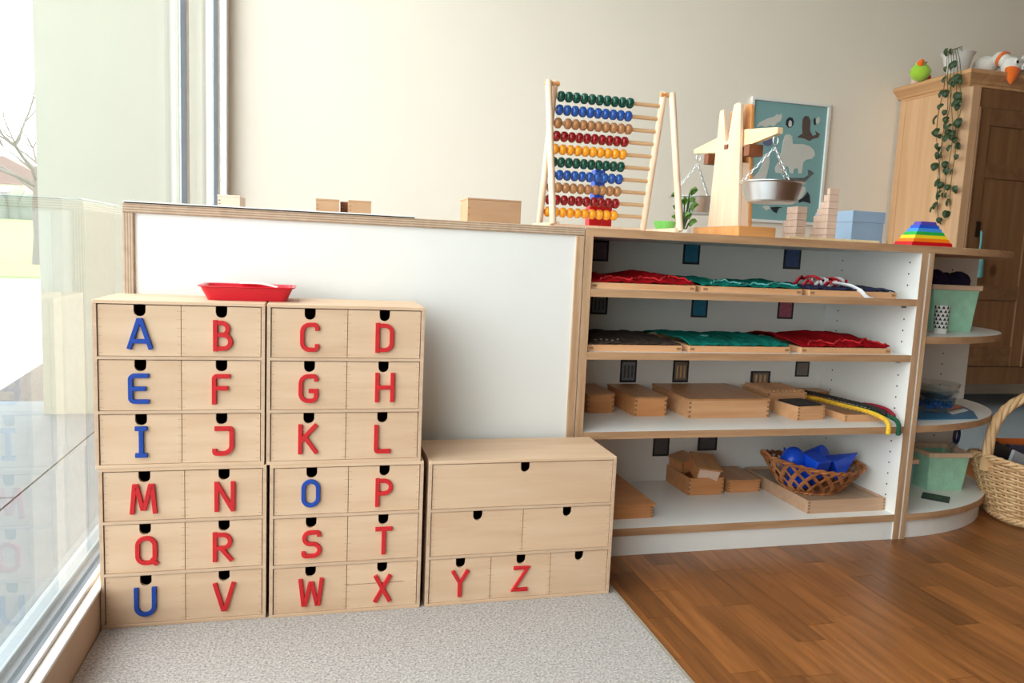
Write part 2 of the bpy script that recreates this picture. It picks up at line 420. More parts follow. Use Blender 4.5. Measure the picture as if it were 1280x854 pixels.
# ================================================================ CARPET AND RUG
car = thing('carpet', 'light grey speckled wool carpet under the letter drawers', 'carpet', (0, 0, 0))
MB().box(-.629, .437, -2.4, .075, -.003, .010).build('pile', 'carpet_wool', car, bevel=.002)
MB().box(.437, .4455, -2.4, .075, -.003, .0085).build('binding', 'carpet_binding', car, bevel=.002)
tag(MB().box(2.3, 4.6, .98, WY-.02, -.003, .006).build('rug', 'rug_blue', bevel=.003), 'flat blue-grey rug in front of the wardrobe', 'rug')

# ================================================================ LETTER CHESTS
def rpath(pts, closed=False, n=7):
    """corner points (x, y[, radius]) -> polyline with rounded corners"""
    out = []; N = len(pts)
    for i, p in enumerate(pts):
        r = p[2] if len(p) > 2 else 0
        if r == 0 or (not closed and i in (0, N-1)): out.append(Vector((p[0], p[1]))); continue
        c = Vector(p[:2]); a = Vector(pts[i-1][:2]); b = Vector(pts[(i+1) % N][:2])
        da = (a-c); db = (b-c); r1 = min(r, da.length*.5, db.length*.5) if True else r
        pa = c+da.normalized()*r1; pb = c+db.normalized()*r1
        for k in range(n+1):
            t = PI/2*k/n; out.append(c+(pa-c)*(1-math.sin(t))+(pb-c)*(1-math.cos(t)))
    res = []
    for q in out:
        if not res or (q-res[-1]).length > .012: res.append(q)
    if closed and (res[0]-res[-1]).length < .012: res.pop()
    return res
GLY = {
'A': ([[(.05,.02),(.33,.92),(.40,.92),(.68,.02)], [(.17,.27),(.55,.27)]]),
'B': ([[(.09,.91),(.46,.91,.2),(.46,.53,.2),(.09,.53)], [(.09,.53),(.54,.53,.22),(.54,.09,.22),(.09,.09)], [(.09,1),(.09,0)]]),
'C': ([[(.56,.72),(.56,.91,.24),(.09,.91,.24),(.09,.09,.24),(.56,.09,.24),(.56,.28)]]),
'D': ([[(.09,.91),(.56,.91,.22),(.56,.09,.22),(.09,.09)], [(.09,1),(.09,0)]]),
'E': ([[(.62,.91),(.09,.91,.12),(.09,.09,.12),(.62,.09)], [(.09,.5),(.54,.5)]]),
'F': ([[(.58,.91),(.09,.91,.08),(.09,0)], [(.09,.52),(.52,.52)]]),
'G': ([[(.58,.74),(.58,.91,.24),(.09,.91,.24),(.09,.09,.24),(.58,.09,.24),(.58,.42),(.34,.42)]]),
'H': ([[(.09,1),(.09,0)], [(.60,1),(.60,0)], [(.09,.5),(.60,.5)]]),
'I': ([[(.32,1),(.32,0)], [(.14,.93),(.50,.93)], [(.14,.07),(.50,.07)]]),
'J': ([[(.06,.91),(.58,.91,.06),(.58,.09,.26),(.06,.09,.26),(.06,.24)]]),
'K': ([[(.09,1),(.09,0)], [(.60,.99),(.12,.45)], [(.24,.56),(.62,.02)]]),
'L': ([[(.09,1),(.09,.09,.06),(.58,.09)]]),
'M': ([[(.06,.02),(.14,.93),(.20,.93),(.37,.20),(.43,.20),(.60,.93),(.66,.93),(.74,.02)]]),
'N': ([[(.09,0),(.09,1)], [(.11,.93),(.57,.07)], [(.59,0),(.59,1)]]),
'O': ([[(.09,.91,.24),(.56,.91,.24),(.56,.09,.24),(.09,.09,.24)]], True),
'P': ([[(.09,.91),(.54,.91,.22),(.54,.47,.22),(.09,.47)], [(.09,1),(.09,0)]]),
'Q': ([[(.09,.91,.24),(.60,.91,.24),(.60,.09,.2),(.09,.09,.24)]], True),
'R': ([[(.09,.91),(.56,.91,.22),(.56,.46,.22),(.09,.46)], [(.09,1),(.09,0)], [(.28,.46),(.62,.02)]]),
'S': ([[(.58,.76),(.58,.91,.22),(.10,.91,.22),(.10,.52,.22),(.60,.50,.22),(.60,.09,.22),(.08,.09,.22),(.08,.26)]]),
'T': ([[(.02,.91),(.60,.91)], [(.31,.91),(.31,0)]]),
'U': ([[(.09,1),(.09,.09,.28),(.62,.09,.28),(.62,1)]]),
'V': ([[(.05,.98),(.31,.07),(.38,.07),(.64,.98)]]),
'W': ([[(.05,.98),(.15,.08),(.21,.08),(.37,.80),(.43,.80),(.59,.08),(.65,.08),(.75,.98)]]),
'X': ([[(.06,.02),(.58,.98)], [(.06,.98),(.58,.02)]]),
'Y': ([[(.05,.98),(.32,.50),(.60,.98)], [(.32,.54),(.32,0)]]),
'Z': ([[(.05,.91),(.58,.91),(.06,.09),(.60,.09)]]),
}
def ribbon(mb, pts, w, closed, y0, y1):
    """flat stroke in the xz plane with mitred corners, from depth y0 to y1"""
    N = len(pts); Ls = []; Rs = []
    for i, p in enumerate(pts):
        a = pts[i-1] if (i or closed) else None; b = pts[(i+1) % N] if (i < N-1 or closed) else None
        d1 = (p-a).normalized() if a is not None else None; d2 = (b-p).normalized() if b is not None else None
        if d1 is None: d1 = d2
        if d2 is None: d2 = d1
        n1 = Vector((-d1.y, d1.x)); n2 = Vector((-d2.y, d2.x)); m = n1+n2
        m = m.normalized() if m.length > 1e-6 else n1
        k = 1/max(.62, m.dot(n1)); Ls.append(p+m*w/2*k); Rs.append(p-m*w/2*k)
    vs_ = []
    for l, r in zip(Ls, Rs): vs_ += [(l.x, y0, l.y), (r.x, y0, r.y), (l.x, y1, l.y), (r.x, y1, r.y)]
    fs = []
    for i in range(N if closed else N-1):
        a, b = i*4, ((i+1) % N)*4
        fs += [(a, b, b+1, a+1), (a+2, a+3, b+3, b+2), (a, a+2, b+2, b), (a+1, b+1, b+3, a+3)]
    if not closed:
        fs += [(0, 1, 3, 2), ((N-1)*4, (N-1)*4+2, (N-1)*4+3, (N-1)*4+1)]
    mb.add(vs_, fs)
BLUE = 'AEIOU'
def letter(ch, parent, cx, z0, h):
    g = GLY[ch]; closed = isinstance(g, tuple); strokes = g[0] if closed else g
    mb = MB(); allp = [rpath(s, closed) for s in strokes]
    xs = [p.x for s in allp for p in s]; mid = (min(xs)+max(xs))/2
    for k, s in enumerate(allp):
        ribbon(mb, [Vector(((p.x-mid)*h+cx, p.y*h+z0)) for p in s], .138*h, closed, -.0030-.0002*k, .0026)
    if ch == 'Q':
        ribbon(mb, [Vector(((q[0]-mid)*h+cx, q[1]*h+z0)) for q in ((.46, .20), (.68, .03))], .15*h, False, -.0034, .0026)
    return mb.build('letter', 'felt_blue' if ch in BLUE else 'felt_red', parent, bevel=.0008)
def drawer(parent, x0, x1, z0, z1, ch=None, dx=0, dz=0, slit=False):
    """drawer front with a finger notch in its top edge, and the drawer box behind it"""
    cx = (x0+x1)/2; nr = .0105; th = .0065; deep = .160; yb = .0024
    poly = [(x0, z0), (x1, z0), (x1, z1), (cx+nr, z1), (cx+nr, z1-.011)]
    for k in range(1, 8):
        a = -PI*k/8; poly.append((cx+nr*math.cos(a), z1-.011+nr*math.sin(a)))
    poly += [(cx-nr, z1-.011), (cx-nr, z1), (x0, z1)]
    if slit:
        zm = (z0+z1)/2+.004; poly += [(x0, zm+.0006), (x0+(x1-x0)*.82, zm+.0012), (x0+(x1-x0)*.82, zm), (x0, zm-.0008)]
    d = MB().prism(poly, 'y', yb, yb+th).build('drawer', 'birch', parent)
    b = MB().box(x0+.001, x0+.006, yb+th, deep, z0+.002, z1-.012).box(x1-.006, x1-.001, yb+th, deep, z0+.002, z1-.012)
    b.box(x0+.006, x1-.006, deep-.005, deep, z0+.002, z1-.012).box(x0+.006, x1-.006, yb+th, deep-.005, z0+.002, z0+.005)
    b.build('drawer_box', 'walnut', d)
    j = MB(); n = 6; hh = (z1-z0)/n
    for k in range(n):
        for sx in (x0+.0002, x1-.0066):
            j.box(sx, sx+.0064, yb-.00015, yb+.001, z0+hh*(k+.32), z0+hh*(k+.32)+.0011)
    stuff(j.build('finger_joints', 'joint_light', d))
    if ch: letter(ch, d, cx+dx, z0+.012+dz, .0605)
    return d
def chest(label, x, y, z, w, h, rows, group):
    t = thing('letter_chest', label, 'drawer chest', (x, y, z), 0, group)
    D = .18; tk = .0068; sk = .0058
    MB().box(0, w, 0, D, h-tk, h).build('top_board', 'birch', t, bevel=.0008)
    MB().box(0, w, 0, D, 0, tk).build('bottom_board', 'birch', t, bevel=.0008)
    for sx in (0, w-tk): MB().box(sx, sx+tk, 0, D, tk, h-tk).build('side_board', 'birch_edge', t)
    MB().box(tk, w-tk, D-.004, D, tk, h-tk).build('back_board', 'birch', t)
    ch = (h-2*tk-2*sk)/3
    for r, row in enumerate(rows):
        zt = h-tk-r*(ch+sk); zb = zt-ch
        if r < 2: MB().box(tk, w-tk, 0, D-.004, zb-sk, zb).build('shelf_board', 'birch_edge', t)
        n = len(row); cw = (w-2*tk)/n
        for k, c in enumerate(row):
            if k: MB().box(tk+k*cw-.002, tk+k*cw+.002, .012, D-.004, zb, zt).build('divider', 'walnut', t)
            xa = tk+k*cw+(.0018 if k == 0 else .0006); xb = tk+(k+1)*cw-(.0016 if k == n-1 else .0006)
            drawer(t, xa, xb, zb+.0008, zt-.0016, c if c != ' ' else None, random.uniform(-.002, .003), random.uniform(-.002, .002), slit=(c == 'X'))
    return t
G_ = 'letter chests on the carpet'
ZC = .010; H2 = .321
chest('birch drawer chest with letters M N Q R U V beside the window sill', -.6283, .0056, ZC, .3037, H2, ('MN', 'QR', 'UV'), G_)
chest('birch drawer chest with letters O P S T W X on the carpet', -.3179, .0008, ZC, .3068, H2, ('OP', 'ST', 'WX'), G_)
chest('birch drawer chest with letters A B E F I J stacked by the window', -.6325, .0049, ZC+H2, .3037, H2, ('AB', 'EF', 'IJ'), G_)
chest('birch drawer chest with letters C D G H K L, stacked on another', -.3250, .0016, ZC+H2, .3068, H2, ('CD', 'GH', 'KL'), G_)
chest('wide birch chest of six drawers with letters Y and Z', 0, 0, ZC, .42, .32, (' ', '  ', 'YZ '), G_)

# red tray on the upper chests
zt = ZC+2*H2
rtb = thing('plastic_tray', 'red plastic tray lying across the upper letter chests', 'tray', (-.367, .105, zt))
def ring(w, d, z, r=.012, n=5):
    out = []
    for sx, sy, a0 in ((1, 1, 0), (-1, 1, PI/2), (-1, -1, PI), (1, -1, 3*PI/2)):
        for k in range(n):
            a = a0+PI/2*k/(n-1); out.append(Vector((sx*(w-r)+r*math.cos(a), sy*(d-r)+r*math.sin(a), z)))
    return out
def loft(mb, rings, cap0=True, cap1=False):
    n = len(rings[0]); vs_ = [p for r in rings for p in r]; fs = []
    for i in range(len(rings)-1):
        for k in range(n): fs.append((i*n+k, i*n+(k+1) % n, (i+1)*n+(k+1) % n, (i+1)*n+k))
    if cap0: fs.append(tuple(range(n-1, -1, -1)))
    if cap1: fs.append(tuple((len(rings)-1)*n+k for k in range(n)))
    return mb.add(vs_, fs)
loft(MB(), [ring(.075, .045, .0005), ring(.087, .055, .026), ring(.092, .060, .0275), ring(.092, .060, .0295), ring(.085, .053, .0285), ring(.073, .043, .003)], True, True).build('tray_body', 'red_plastic', rtb, smooth=40)
pp = MB(); pp.grid(lambda u, v: Vector((-.02+.075*u, .012+.045*v-.02*u, .0315+.004*math.sin(3*u)-.006*u)), 8, 3)
tag(pp.build('paper_slip', 'paper_white', None, (-.367, .105, zt), solid=.0006), 'crumpled white paper slip lying in the red tray', 'paper')

# ================================================================ ROOM DIVIDER UNITS
YS = .2193; YBK = .62; TOP = .839; BT = .020
# left unit, its white back towards us
lc = thing('low_cabinet', 'low cabinet with white back panel and plywood edges behind the letter chests', 'cabinet', (0, 0, 0))
MB().box(-.6281, .3945, YS, YBK, TOP-BT, TOP).build('top_panel', 'ply_edge_z', lc, bevel=.0012)
for a, b in ((-.6281, -.6065), (.374, .3945)): MB().box(a, b, YS, YBK, -.003, TOP-BT-.0004).build('side_panel', 'ply_edge_x' if a < 0 else 'edge_band', lc, bevel=.0012)
MB().box(-.6065, .374, YS+.006, YS+.014, .0, TOP-BT).build('back_panel', 'white_laminate', lc)
MB().box(-.6065, .374, YS+.02, YBK-.004, .055, .073).build('bottom_panel', 'white_laminate', lc)
MB().box(-.6065, .374, YS+.02, YBK-.004, .43, .448).build('shelf', 'white_laminate', lc)

# right open shelf unit
su = thing('open_shelf', 'open white shelf unit with plywood edges holding wooden boxes', 'shelf', (0, 0, 0))
XA, XB = .3967, 1.3965
def panel(name, parent, x0, x1, y0, y1, z0, z1, band='edge_band'):
    o = MB().box(x0, x1, y0+.0015, y1, z0, z1).build(name, 'white_laminate', parent)
    MB().box(x0, x1, y0, y0+.0015, z0, z1).build('edge_strip', band, o)
    return o
panel('top_panel', su, XA, XB, YS, YBK, TOP-BT, TOP, 'edge_band_x')
panel('side_panel', su, XA, XA+BT, YS, YBK, 0, TOP-BT); pr = panel('side_panel', su, XB-BT, XB, YS, YBK, 0, TOP-BT)
MB().box(XA+BT, XB-BT, .606, .614, .054, TOP-BT).build('back_panel', 'white_laminate', su)
Z1, Z2, Z3, Z4 = .691, .535, .331, .074
for z in (Z1, Z2, Z3): panel('shelf', su, XA+BT+.0005, XB-BT-.0005, YS+.001, .605, z-.019, z, 'edge_band_x')
panel('bottom_panel', su, XA+BT, XB-BT, YS, .605, Z4-.020, Z4, 'edge_band_x')
MB().box(XA+BT, XB-BT, YS+.004, YS+.018, 0, Z4-.020).build('plinth', 'white_laminate', su)
hl = MB(); pins = MB()
for yy in (.262, .545):
    z = .12
    while z < .80:
        if not any(-.035 < z-q < .012 for q in (Z1, Z2, Z3)):
            hl.tube([(XB-BT-.0004, yy, z), (XB-BT+.002, yy, z)], .0026, 8)
        z += .032
stuff(hl.build('pin_holes', 'hole_dark', su))
for z in (Z1, Z2, Z3):
    for yy in (.262, .545): MB().box(XB-BT-.010, XB-BT, yy-.004, yy+.004, z-.027, z-.0195).build('shelf_pin', 'pin_metal', su)

# quarter-round end unit
cu = thing('corner_shelf', 'rounded end shelf unit with curved shelves beside the open shelf', 'shelf', (0, 0, 0))
CX, CY, EA, EB = 1.4175, .606, .55, .3867
def qell(z0, z1, ea, eb, x0=CX, n=22):
    return [(x0, CY)]+[(x0+ea*math.sin(PI/2*k/n), CY-eb*math.cos(PI/2*k/n)) for k in range(n+1)]
sp = MB().box(1.3985, CX, YS+.0015, YBK, 0, TOP-BT).build('side_panel', 'white_laminate', cu)
MB().box(1.4025, CX, YS, YS+.0015, 0, TOP-BT).build('edge_strip', 'edge_band', sp)
MB().box(CX, CX+EA, CY, CY+.014, 0, TOP-BT).build('back_panel', 'white_laminate', cu)
for nm, zb, zt_, sc_ in (('shelf', .567, .587, .985), ('shelf', .312, .332, .985), ('bottom_panel', .054, .074, 1.0)):
    o = MB().prism(qell(0, 0, EA*sc_-.0018, EB*sc_-.0018), 'z', zb, zt_).build(nm, 'white_laminate', cu)
    s_ = MB(); q0 = qell(0, 0, EA*sc_-.0018, EB*sc_-.0018)[1:]; q1 = qell(0, 0, EA*sc_, EB*sc_)[1:]
    for i in range(len(q0)-1):
        s_.prism([q0[i], q1[i], q1[i+1], q0[i+1]], 'z', zb, zt_)
    s_.build('edge_strip', 'edge_band_x', o)
# top follows both the panel and the curve
tpoly = [(1.3985, YBK), (1.3985, YS)]+[(CX+EA*math.sin(PI/2*k/22), CY-EB*math.cos(PI/2*k/22)) for k in range(23)]+[(CX+EA, YBK)]
MB().prism(tpoly, 'z', TOP-BT, TOP).build('top_panel', 'edge_band_x', cu, bevel=.0012)
pl = MB(); q1 = qell(0, 0, EA*.975, EB*.975)[1:]; q0 = qell(0, 0, EA*.975-.012, EB*.975-.012)[1:]
for i in range(len(q0)-1): pl.prism([q0[i], q1[i], q1[i+1], q0[i+1]], 'z', 0, .054)
pl.build('plinth', 'white_laminate', cu, smooth=30)
hl = MB(); z = .13
while z < .80:
    if not any(-.03 < z-q < .012 for q in (.587, .332)): hl.tube([(1.86, CY-.0004, z), (1.86, CY+.002, z)], .0028, 8)
    z += .036
stuff(hl.build('pin_holes', 'hole_dark', cu))

# ================================================================ PHOTO CARDS ON THE SHELF BACK
cards = [((741,300,760,327),'photo_violet','violet photo card high in the left corner of the shelf back'),
 ((855,303,874,331),'photo_teal','teal photo card above the red and teal dressing frames'),
 ((981,308,1000,337),'photo_navy','navy photo card above the ribbon dressing frame'),
 ((739,371,759,390),'photo_grey','grey photo card above the brown leather dressing frame'),
 ((865,375,884,394),'photo_teal','teal photo card above the plain teal dressing frame'),
 ((973,379,991,396),'photo_rose','rose photo card above the red dressing frame'),
 ((776,453,795,475),'photo_grey','dark striped photo card above the narrow wooden boxes'),
 ((842,453,860,475),'photo_brown','dark photo card above the large flat wooden box'),
 ((939,464,962,482),'photo_brown','wide brown photo card behind the ribbed wooden box'),
 ((995,455,1011,468),'photo_brown','small brown photo card right of the ribbed box'),
 ((817,549,836,567),'photo_dark','dark square photo card over the bottom shelf'),
 ((873,547,896,560),'photo_dark','wide dark photo card behind the tilted small box')]
for (a, b, c, d), m, lb in cards:
    p = at(a, b, y=.6045); q = at(c, d, y=.6045); w = (q.x-p.x)/2; h = (p.z-q.z)/2
    if b in (371, 375, 379, 453, 455, 547, 549): h += .008; p.z += .008
    t = thing('photo_card', lb, 'card', (p.x+w, .606, p.z-h), 0, 'photo cards on the shelf back')
    MB().box(-w, w, -.0014, 0, -h, h).build('card_backing', 'card_black', t)
    MB().box(-w*.78, w*.78, -.0018, -.0014, -h*.8, h*.8).build('photo', m, t)
    if m in ('photo_grey', 'photo_brown') and d-b > 16:
        for k in (-1, 0, 1): MB().box(k*w*.45-w*.12, k*w*.45+w*.12, -.0021, -.0018, -h*.6, h*.5).build('photo_detail', 'rod_wood' if m == 'photo_brown' else 'photo_dark', t)

# ================================================================ DRESSING FRAMES
rc = random.Random(11)
def dressing_frame(label, x0, x1, z, cloth, style):
    w = x1-x0; d = .30; t = thing('dressing_frame', label, 'frame', (x0, YS+.018, z), 0, 'dressing frames on the upper shelves')
    h = .016; bw = .018
    MB().box(0, w, 0, bw, 0, h).build('frame_bar', 'beech', t, bevel=.001); MB().box(0, w, d-bw, d, 0, h).build('frame_bar', 'beech', t, bevel=.001)
    for sx in (0, w-bw): MB().box(sx, sx+bw, bw, d-bw, 0, h).build('frame_bar', 'beech', t, bevel=.001)
    for sx in (.004, w-.016): MB().box(sx, sx+.012, -.0003, .001, .005, .011).build('joint', 'joint_dark', t)
    ph = [rc.uniform(0, 6) for _ in range(6)]; hmp = {'leather_brown': .010, 'cloth_red': .026, 'cloth_teal': .016, 'cloth_navy': .008}[cloth]
    def surf(u, v):
        zz = h+.003+hmp*math.sin(PI*min(1, max(0, v)))**.6*(.62+.22*math.sin(7*u+ph[0])+.16*math.sin(13*u+5*v+ph[1]))
        zz += .0022*math.sin(36*u+9*v+ph[2])*(.3+v)+.0016*math.sin(61*u-14*v+ph[3])*(1-v)+.0013*math.sin(23*v+17*u+ph[4])
        return Vector((.002+(w-.004)*u, .004+(d-.006)*v, zz))
    MB().grid(surf, 44, 22).build('cloth', cloth, t, smooth=60, solid=.0025)
    if style in ('trim', 'lace'):
        m = {'cloth_red': 'felt_red', 'cloth_teal': 'cloth_trim'}[cloth]
        pts = [surf(.10+.88*k/50, .03+.10*abs(math.sin(k*.19))) + Vector((0, 0, .003+.0018*math.sin(k*1.9))) for k in range(51)]
        MB().tube(pts, .0028, 6).build('fabric_trim', m, t, smooth=60)
    if style == 'buttons':
        for k in range(5):
            p = surf(.12+.06*k, .10); MB().ball((p.x, p.y, p.z+.003), (.004, .004, .003), 10, 6).build('stud', 'pin_metal', t, smooth=60)
    if style == 'medal':
        p = surf(.33, .35); MB().lathe([(.012, -.002), (.013, .001), (.010, .003), (0, .003)], 20).build('button', 'cloth_trim', t, (p.x, p.y, p.z+.003), smooth=40)
    return t, surf
dressing_frame('dressing frame with bunched red cloth on the top shelf', .4235, .709, Z1, 'cloth_red', 'trim')
dressing_frame('dressing frame with teal cloth and pale trim on the top shelf', .727, 1.022, Z1, 'cloth_teal', 'trim')
nf, ns = dressing_frame('dressing frame with navy cloth and red and white ribbon bows', 1.044, 1.322, Z1, 'cloth_navy', 'plain')
dressing_frame('dressing frame with dark brown leather and metal studs', .4235, .683, Z2, 'leather_brown', 'buttons')
dressing_frame('dressing frame with smooth teal cloth and one button', .702, 1.001, Z2, 'cloth_teal', 'medal')
dressing_frame('dressing frame with tall folded red cloth on the second shelf', 1.035, 1.322, Z2, 'cloth_red', 'lace')
# ribbons of the navy frame
def ribbon3(name, pts, w, m, parent):
    mb = MB(); pts = [Vector(p) for p in pts]; vs_ = []; fs = []
    for i, p in enumerate(pts):
        t_ = (pts[min(i+1, len(pts)-1)]-pts[max(i-1, 0)]).normalized(); s_ = t_.cross(Vector((.3, .8, .4))).normalized()
        vs_ += [p-s_*w/2, p+s_*w/2]
        if i: fs.append((2*i-2, 2*i-1, 2*i+1, 2*i))
    return mb.add(vs_, fs).build(name, m, parent, smooth=60, solid=.0008)
for cx_, m, s_ in ((.05, 'ribbon_red', 1.2), (.085, 'ribbon_white', .9), (.115, 'ribbon_red', 1), (.15, 'ribbon_red', .8), (.135, 'ribbon_white', 1)):
    for sg in (-1, 1):
        ribbon3('ribbon_bow', [(cx_+sg*.026*s_*math.sin(PI*k/10)*1.2, .09+.015*math.cos(k), .026+.016*s_*math.sin(2*PI*k/10+.5)+.006) for k in range(11)], .009, m, nf)
ribbon3('ribbon_tail', [(.12, .12, .036), (.135, .06, .034), (.145, .02, .030), (.155, -.006, .018), (.168, -.012, .004), (.180, -.013, -.002), (.20, -.013, -.0025)], .011, 'ribbon_white', nf)

# ================================================================ WOODEN BOXES
def joints(mb, x0, x1, y, z0, z1, n):
    hh = (z1-z0)/n
    for k in range(n):
        if k % 2 == 0:
            for sx in (x0, x1-.007): mb.box(sx, sx+.007, y-.0003, y+.001, z0+hh*k, z0+hh*(k+1))
def wooden_box(label, x0, x1, y0, y1, z, h, body='beech_orange', lid='beech_lid', over=.002, rz=0, openbox=False, group='wooden boxes on the shelves', name='wooden_box', cat='box', lip=None):
    w = x1-x0; d = y1-y0
    t = thing(name, label, cat, (x0, y0, z), rz, group); tk = .006; hb = h if openbox or lid is None else h-.005
    b = MB().box(0, w, 0, tk, 0, hb).box(0, w, d-tk, d, 0, hb).box(0, tk, tk, d-tk, 0, hb).box(w-tk, w, tk, d-tk, 0, hb).box(tk, w-tk, tk, d-tk, 0, .004)
    bo = b.build('box_body', body, t, bevel=.0006)
    j = MB(); joints(j, 0, w, 0, .003, hb-.003, 7); stuff(j.build('corner_joints', 'joint_dark', bo))
    if not openbox and lid: MB().box(-over, w+over, -over, d+over, hb, h).build('lid', lid, t, bevel=.001)
    if lip is not None: MB().box(tk, w-tk, tk, d-tk, hb-lip-.004, hb-lip).build('inner_board', lid, t)
    return t
wooden_box('small square wooden box beside the shelf side panel', .507, .588, .44, .60, Z3, .056)
wooden_box('narrow long wooden box with flat lid on the third shelf', .630, .727, .392, .60, Z3, .055)
wooden_box('large flat wooden box with wide pale lid on the third shelf', .778, 1.032, .357, .60, Z3, .056, body='beech')
rb = wooden_box('wooden box with ribbed rods on top behind the large box', 1.09, 1.225, .455, .60, Z3, .054, lid=None, body='beech')
for k in range(9): MB().tube([(.010+.0145*k, .008, .0545), (.010+.0145*k, .137, .0545)], .0065, 8).build('rod', 'beech', rb, smooth=40)
wooden_box('flat plain wooden box at the back of the third shelf', 1.262, 1.370, .545, .603, Z3, .040, lid='beech_lid')
cb = wooden_box('small open wooden box with black cards inside', 1.096, 1.196, .312, .412, Z3, .040, openbox=True, body='beech', rz=.13)
tag(MB().box(0, .084, 0, .084, 0, .012).build('card_stack', 'black_paper', None, (1.103, .321, Z3+.0325), (0, 0, .13)), 'stack of black cards in the small open box', 'cards')
tr_ = wooden_box('shallow wooden tray under the coloured ropes', 1.236, 1.366, .290, .525, Z3, .020, openbox=True, body='beech', rz=.0, name='wooden_tray', cat='tray', lip=.004)
def rope(label, pts, r, m):
    P = []
    pts = [Vector(p) for p in pts]
    for i in range(len(pts)-1):
        for k in range(14):
            t = k/14; a = pts[max(i-1, 0)]; b = pts[i]; c = pts[i+1]; d = pts[min(i+2, len(pts)-1)]
            P.append(.5*((2*b)+(c-a)*t+(2*a-5*b+4*c-d)*t*t+(3*b-a-3*c+d)*t**3))
    P.append(pts[-1])
    o = thing('braided_rope', label, 'rope', P[0], 0, 'coloured ropes on the tray')
    P = [p-pts[0] for p in P]
    for s_ in range(3):
        pp_ = []
        for i, p in enumerate(P):
            t_ = (P[min(i+1, len(P)-1)]-P[max(i-1, 0)]).normalized(); sd = t_.cross(Vector((0, 0, 1)))
            sd = sd.normalized() if sd.length > 1e-4 else Vector((1, 0, 0)); up = sd.cross(t_)
            a = i*.95+s_*2*PI/3; pp_.append(p+(sd*math.cos(a)+up*math.sin(a))*r*.62)
        MB().tube(pp_, r*.50, 7).build('strand', m, o, smooth=60)
    return o
zr = Z3+.020
rope('yellow braided rope hanging over the shelf edge', [(1.245, .50, zr+.012), (1.262, .44, zr+.014), (1.285, .36, zr+.012), (1.305, .28, zr+.010), (1.312, .225, zr+.002), (1.313, .207, zr-.012), (1.312, .204, zr-.035)], .0065, 'rope_yellow')
rope('dark green braided rope hanging over the shelf edge', [(1.262, .51, zr+.010), (1.285, .44, zr+.010), (1.312, .36, zr+.009), (1.335, .27, zr+.008), (1.343, .225, zr+.003), (1.345, .206, zr-.010), (1.344, .203, zr-.038)], .0060, 'rope_green')
rope('dark grey rope between the yellow and green ropes', [(1.252, .515, zr+.026), (1.274, .44, zr+.027), (1.300, .36, zr+.025), (1.322, .28, zr+.022), (1.330, .24, zr+.012)], .0055, 'rope_dark')
rope('short crimson rope end beside the green rope', [(1.335, .34, zr+.020), (1.348, .30, zr+.022), (1.353, .26, zr+.018), (1.350, .232, zr+.008)], .0060, 'rope_red')

# bottom shelf
wooden_box('wide orange wooden box behind the six-drawer chest', .475, .655, .287, .585, Z4, .040, body='beech_orange', lid='beech_orange', over=.007)
wooden_box('open wooden box under the tilted small box', .846, .962, .452, .602, Z4, .052, openbox=True)
t1 = wooden_box('small lidded wooden box tilted inside the open box', 0, .070, 0, .085, 0, .048, body='beech_orange', over=.004)
t1.location = (.872, .462, Z4+.042); t1.rotation_euler = (.30, .12, -.10)
MB().box(.003, .067, -.0012, 0, .003, .040).build('end_label', 'pink_beech', t1)
t2 = wooden_box('small brown wooden box lying behind the tilted box', 0, .055, 0, .060, 0, .042, body='beech_orange', over=.003)
t2.location = (.862, .528, Z4+.042); t2.rotation_euler = (.1, -.18, .25)
wooden_box('low wooden box between the open box and the tray', .985, 1.093, .462, .602, Z4, .040)
bt = wooden_box('large shallow wooden tray carrying the woven basket', 1.117, 1.374, .258, .592, Z4, .038, openbox=True, body='tray_wood', lid='tray_floor', name='wooden_tray', cat='tray', lip=.005)

# woven basket with blue solids
bz = Z4+.033
wb = thing('woven_basket', 'small oval woven basket of blue solids on the shallow tray', 'basket', (1.207, .375, bz))
def bpt(a, t, rr=0):
    k = .50+.5*t**.7
    x_ = (.157*k+rr)*math.cos(a); y_ = (.112*k+rr)*math.sin(a)
    tip = .5+.5*math.cos(a)           # right end lower than the left
    return Vector((x_, y_, .002+(.098-.030*tip)*t+.006*t*math.cos(2*a)))
mb1 = MB(); NS = 20
for k in range(NS):
    for sg in (1, -1):
        P = [bpt(2*PI*k/NS+sg*.62*i/9, i/9, .0016*math.sin(i*2.1+k*PI)) for i in range(10)]
        mb1.tube(P, .0062, 6, flat=.35)
stuff(mb1.build('lattice', 'wicker_dark', wb, smooth=60))
for t, r in ((1.0, .0062), (.97, .004), (.03, .0055)):
    for s_ in range(2):
        P = [bpt(2*PI*i/72, t)+Vector((0, 0, r*.6*math.sin(i*1.4+s_*PI)))+Vector((math.cos(2*PI*i/72), math.sin(2*PI*i/72), 0))*r*.6*math.cos(i*1.4+s_*PI) for i in range(72)]
        MB().tube(P, r*.62, 6, closed=True).build('rim_braid', 'wicker_dark', wb, smooth=60)
MB().lathe([(0, 0), (.083, 0), (.085, .004), (0, .005)], 28, ell=(1, .75)).build('base', 'wicker_dark', wb, smooth=40)
lpath = [bpt(PI, 1)+Vector((-.004*math.sin(PI*k/8)*3, 0, 0))+Vector((0, .022*math.cos(PI*k/8), .014*math.sin(PI*k/8))) for k in range(9)]
MB().tube(lpath, .0045, 7).build('handle', 'wicker_dark', wb, smooth=60)
gs = 'blue geometric solids in the basket'
def solid(label, mb, loc, rot=(0, 0, 0), smooth=40):
    return tag(mb.build('geometric_solid', 'solid_blue', None, (loc[0]-.022, loc[1]-.036, loc[2]), rot, smooth=smooth, bevel=.0012), label, 'wooden solid', gs)
solid('blue egg-shaped solid at the left of the woven basket', MB().ball((0, 0, 0), (.036, .034, .044), 24, 14), (1.150, .398, bz+.090), (0, .25, 0), 180)
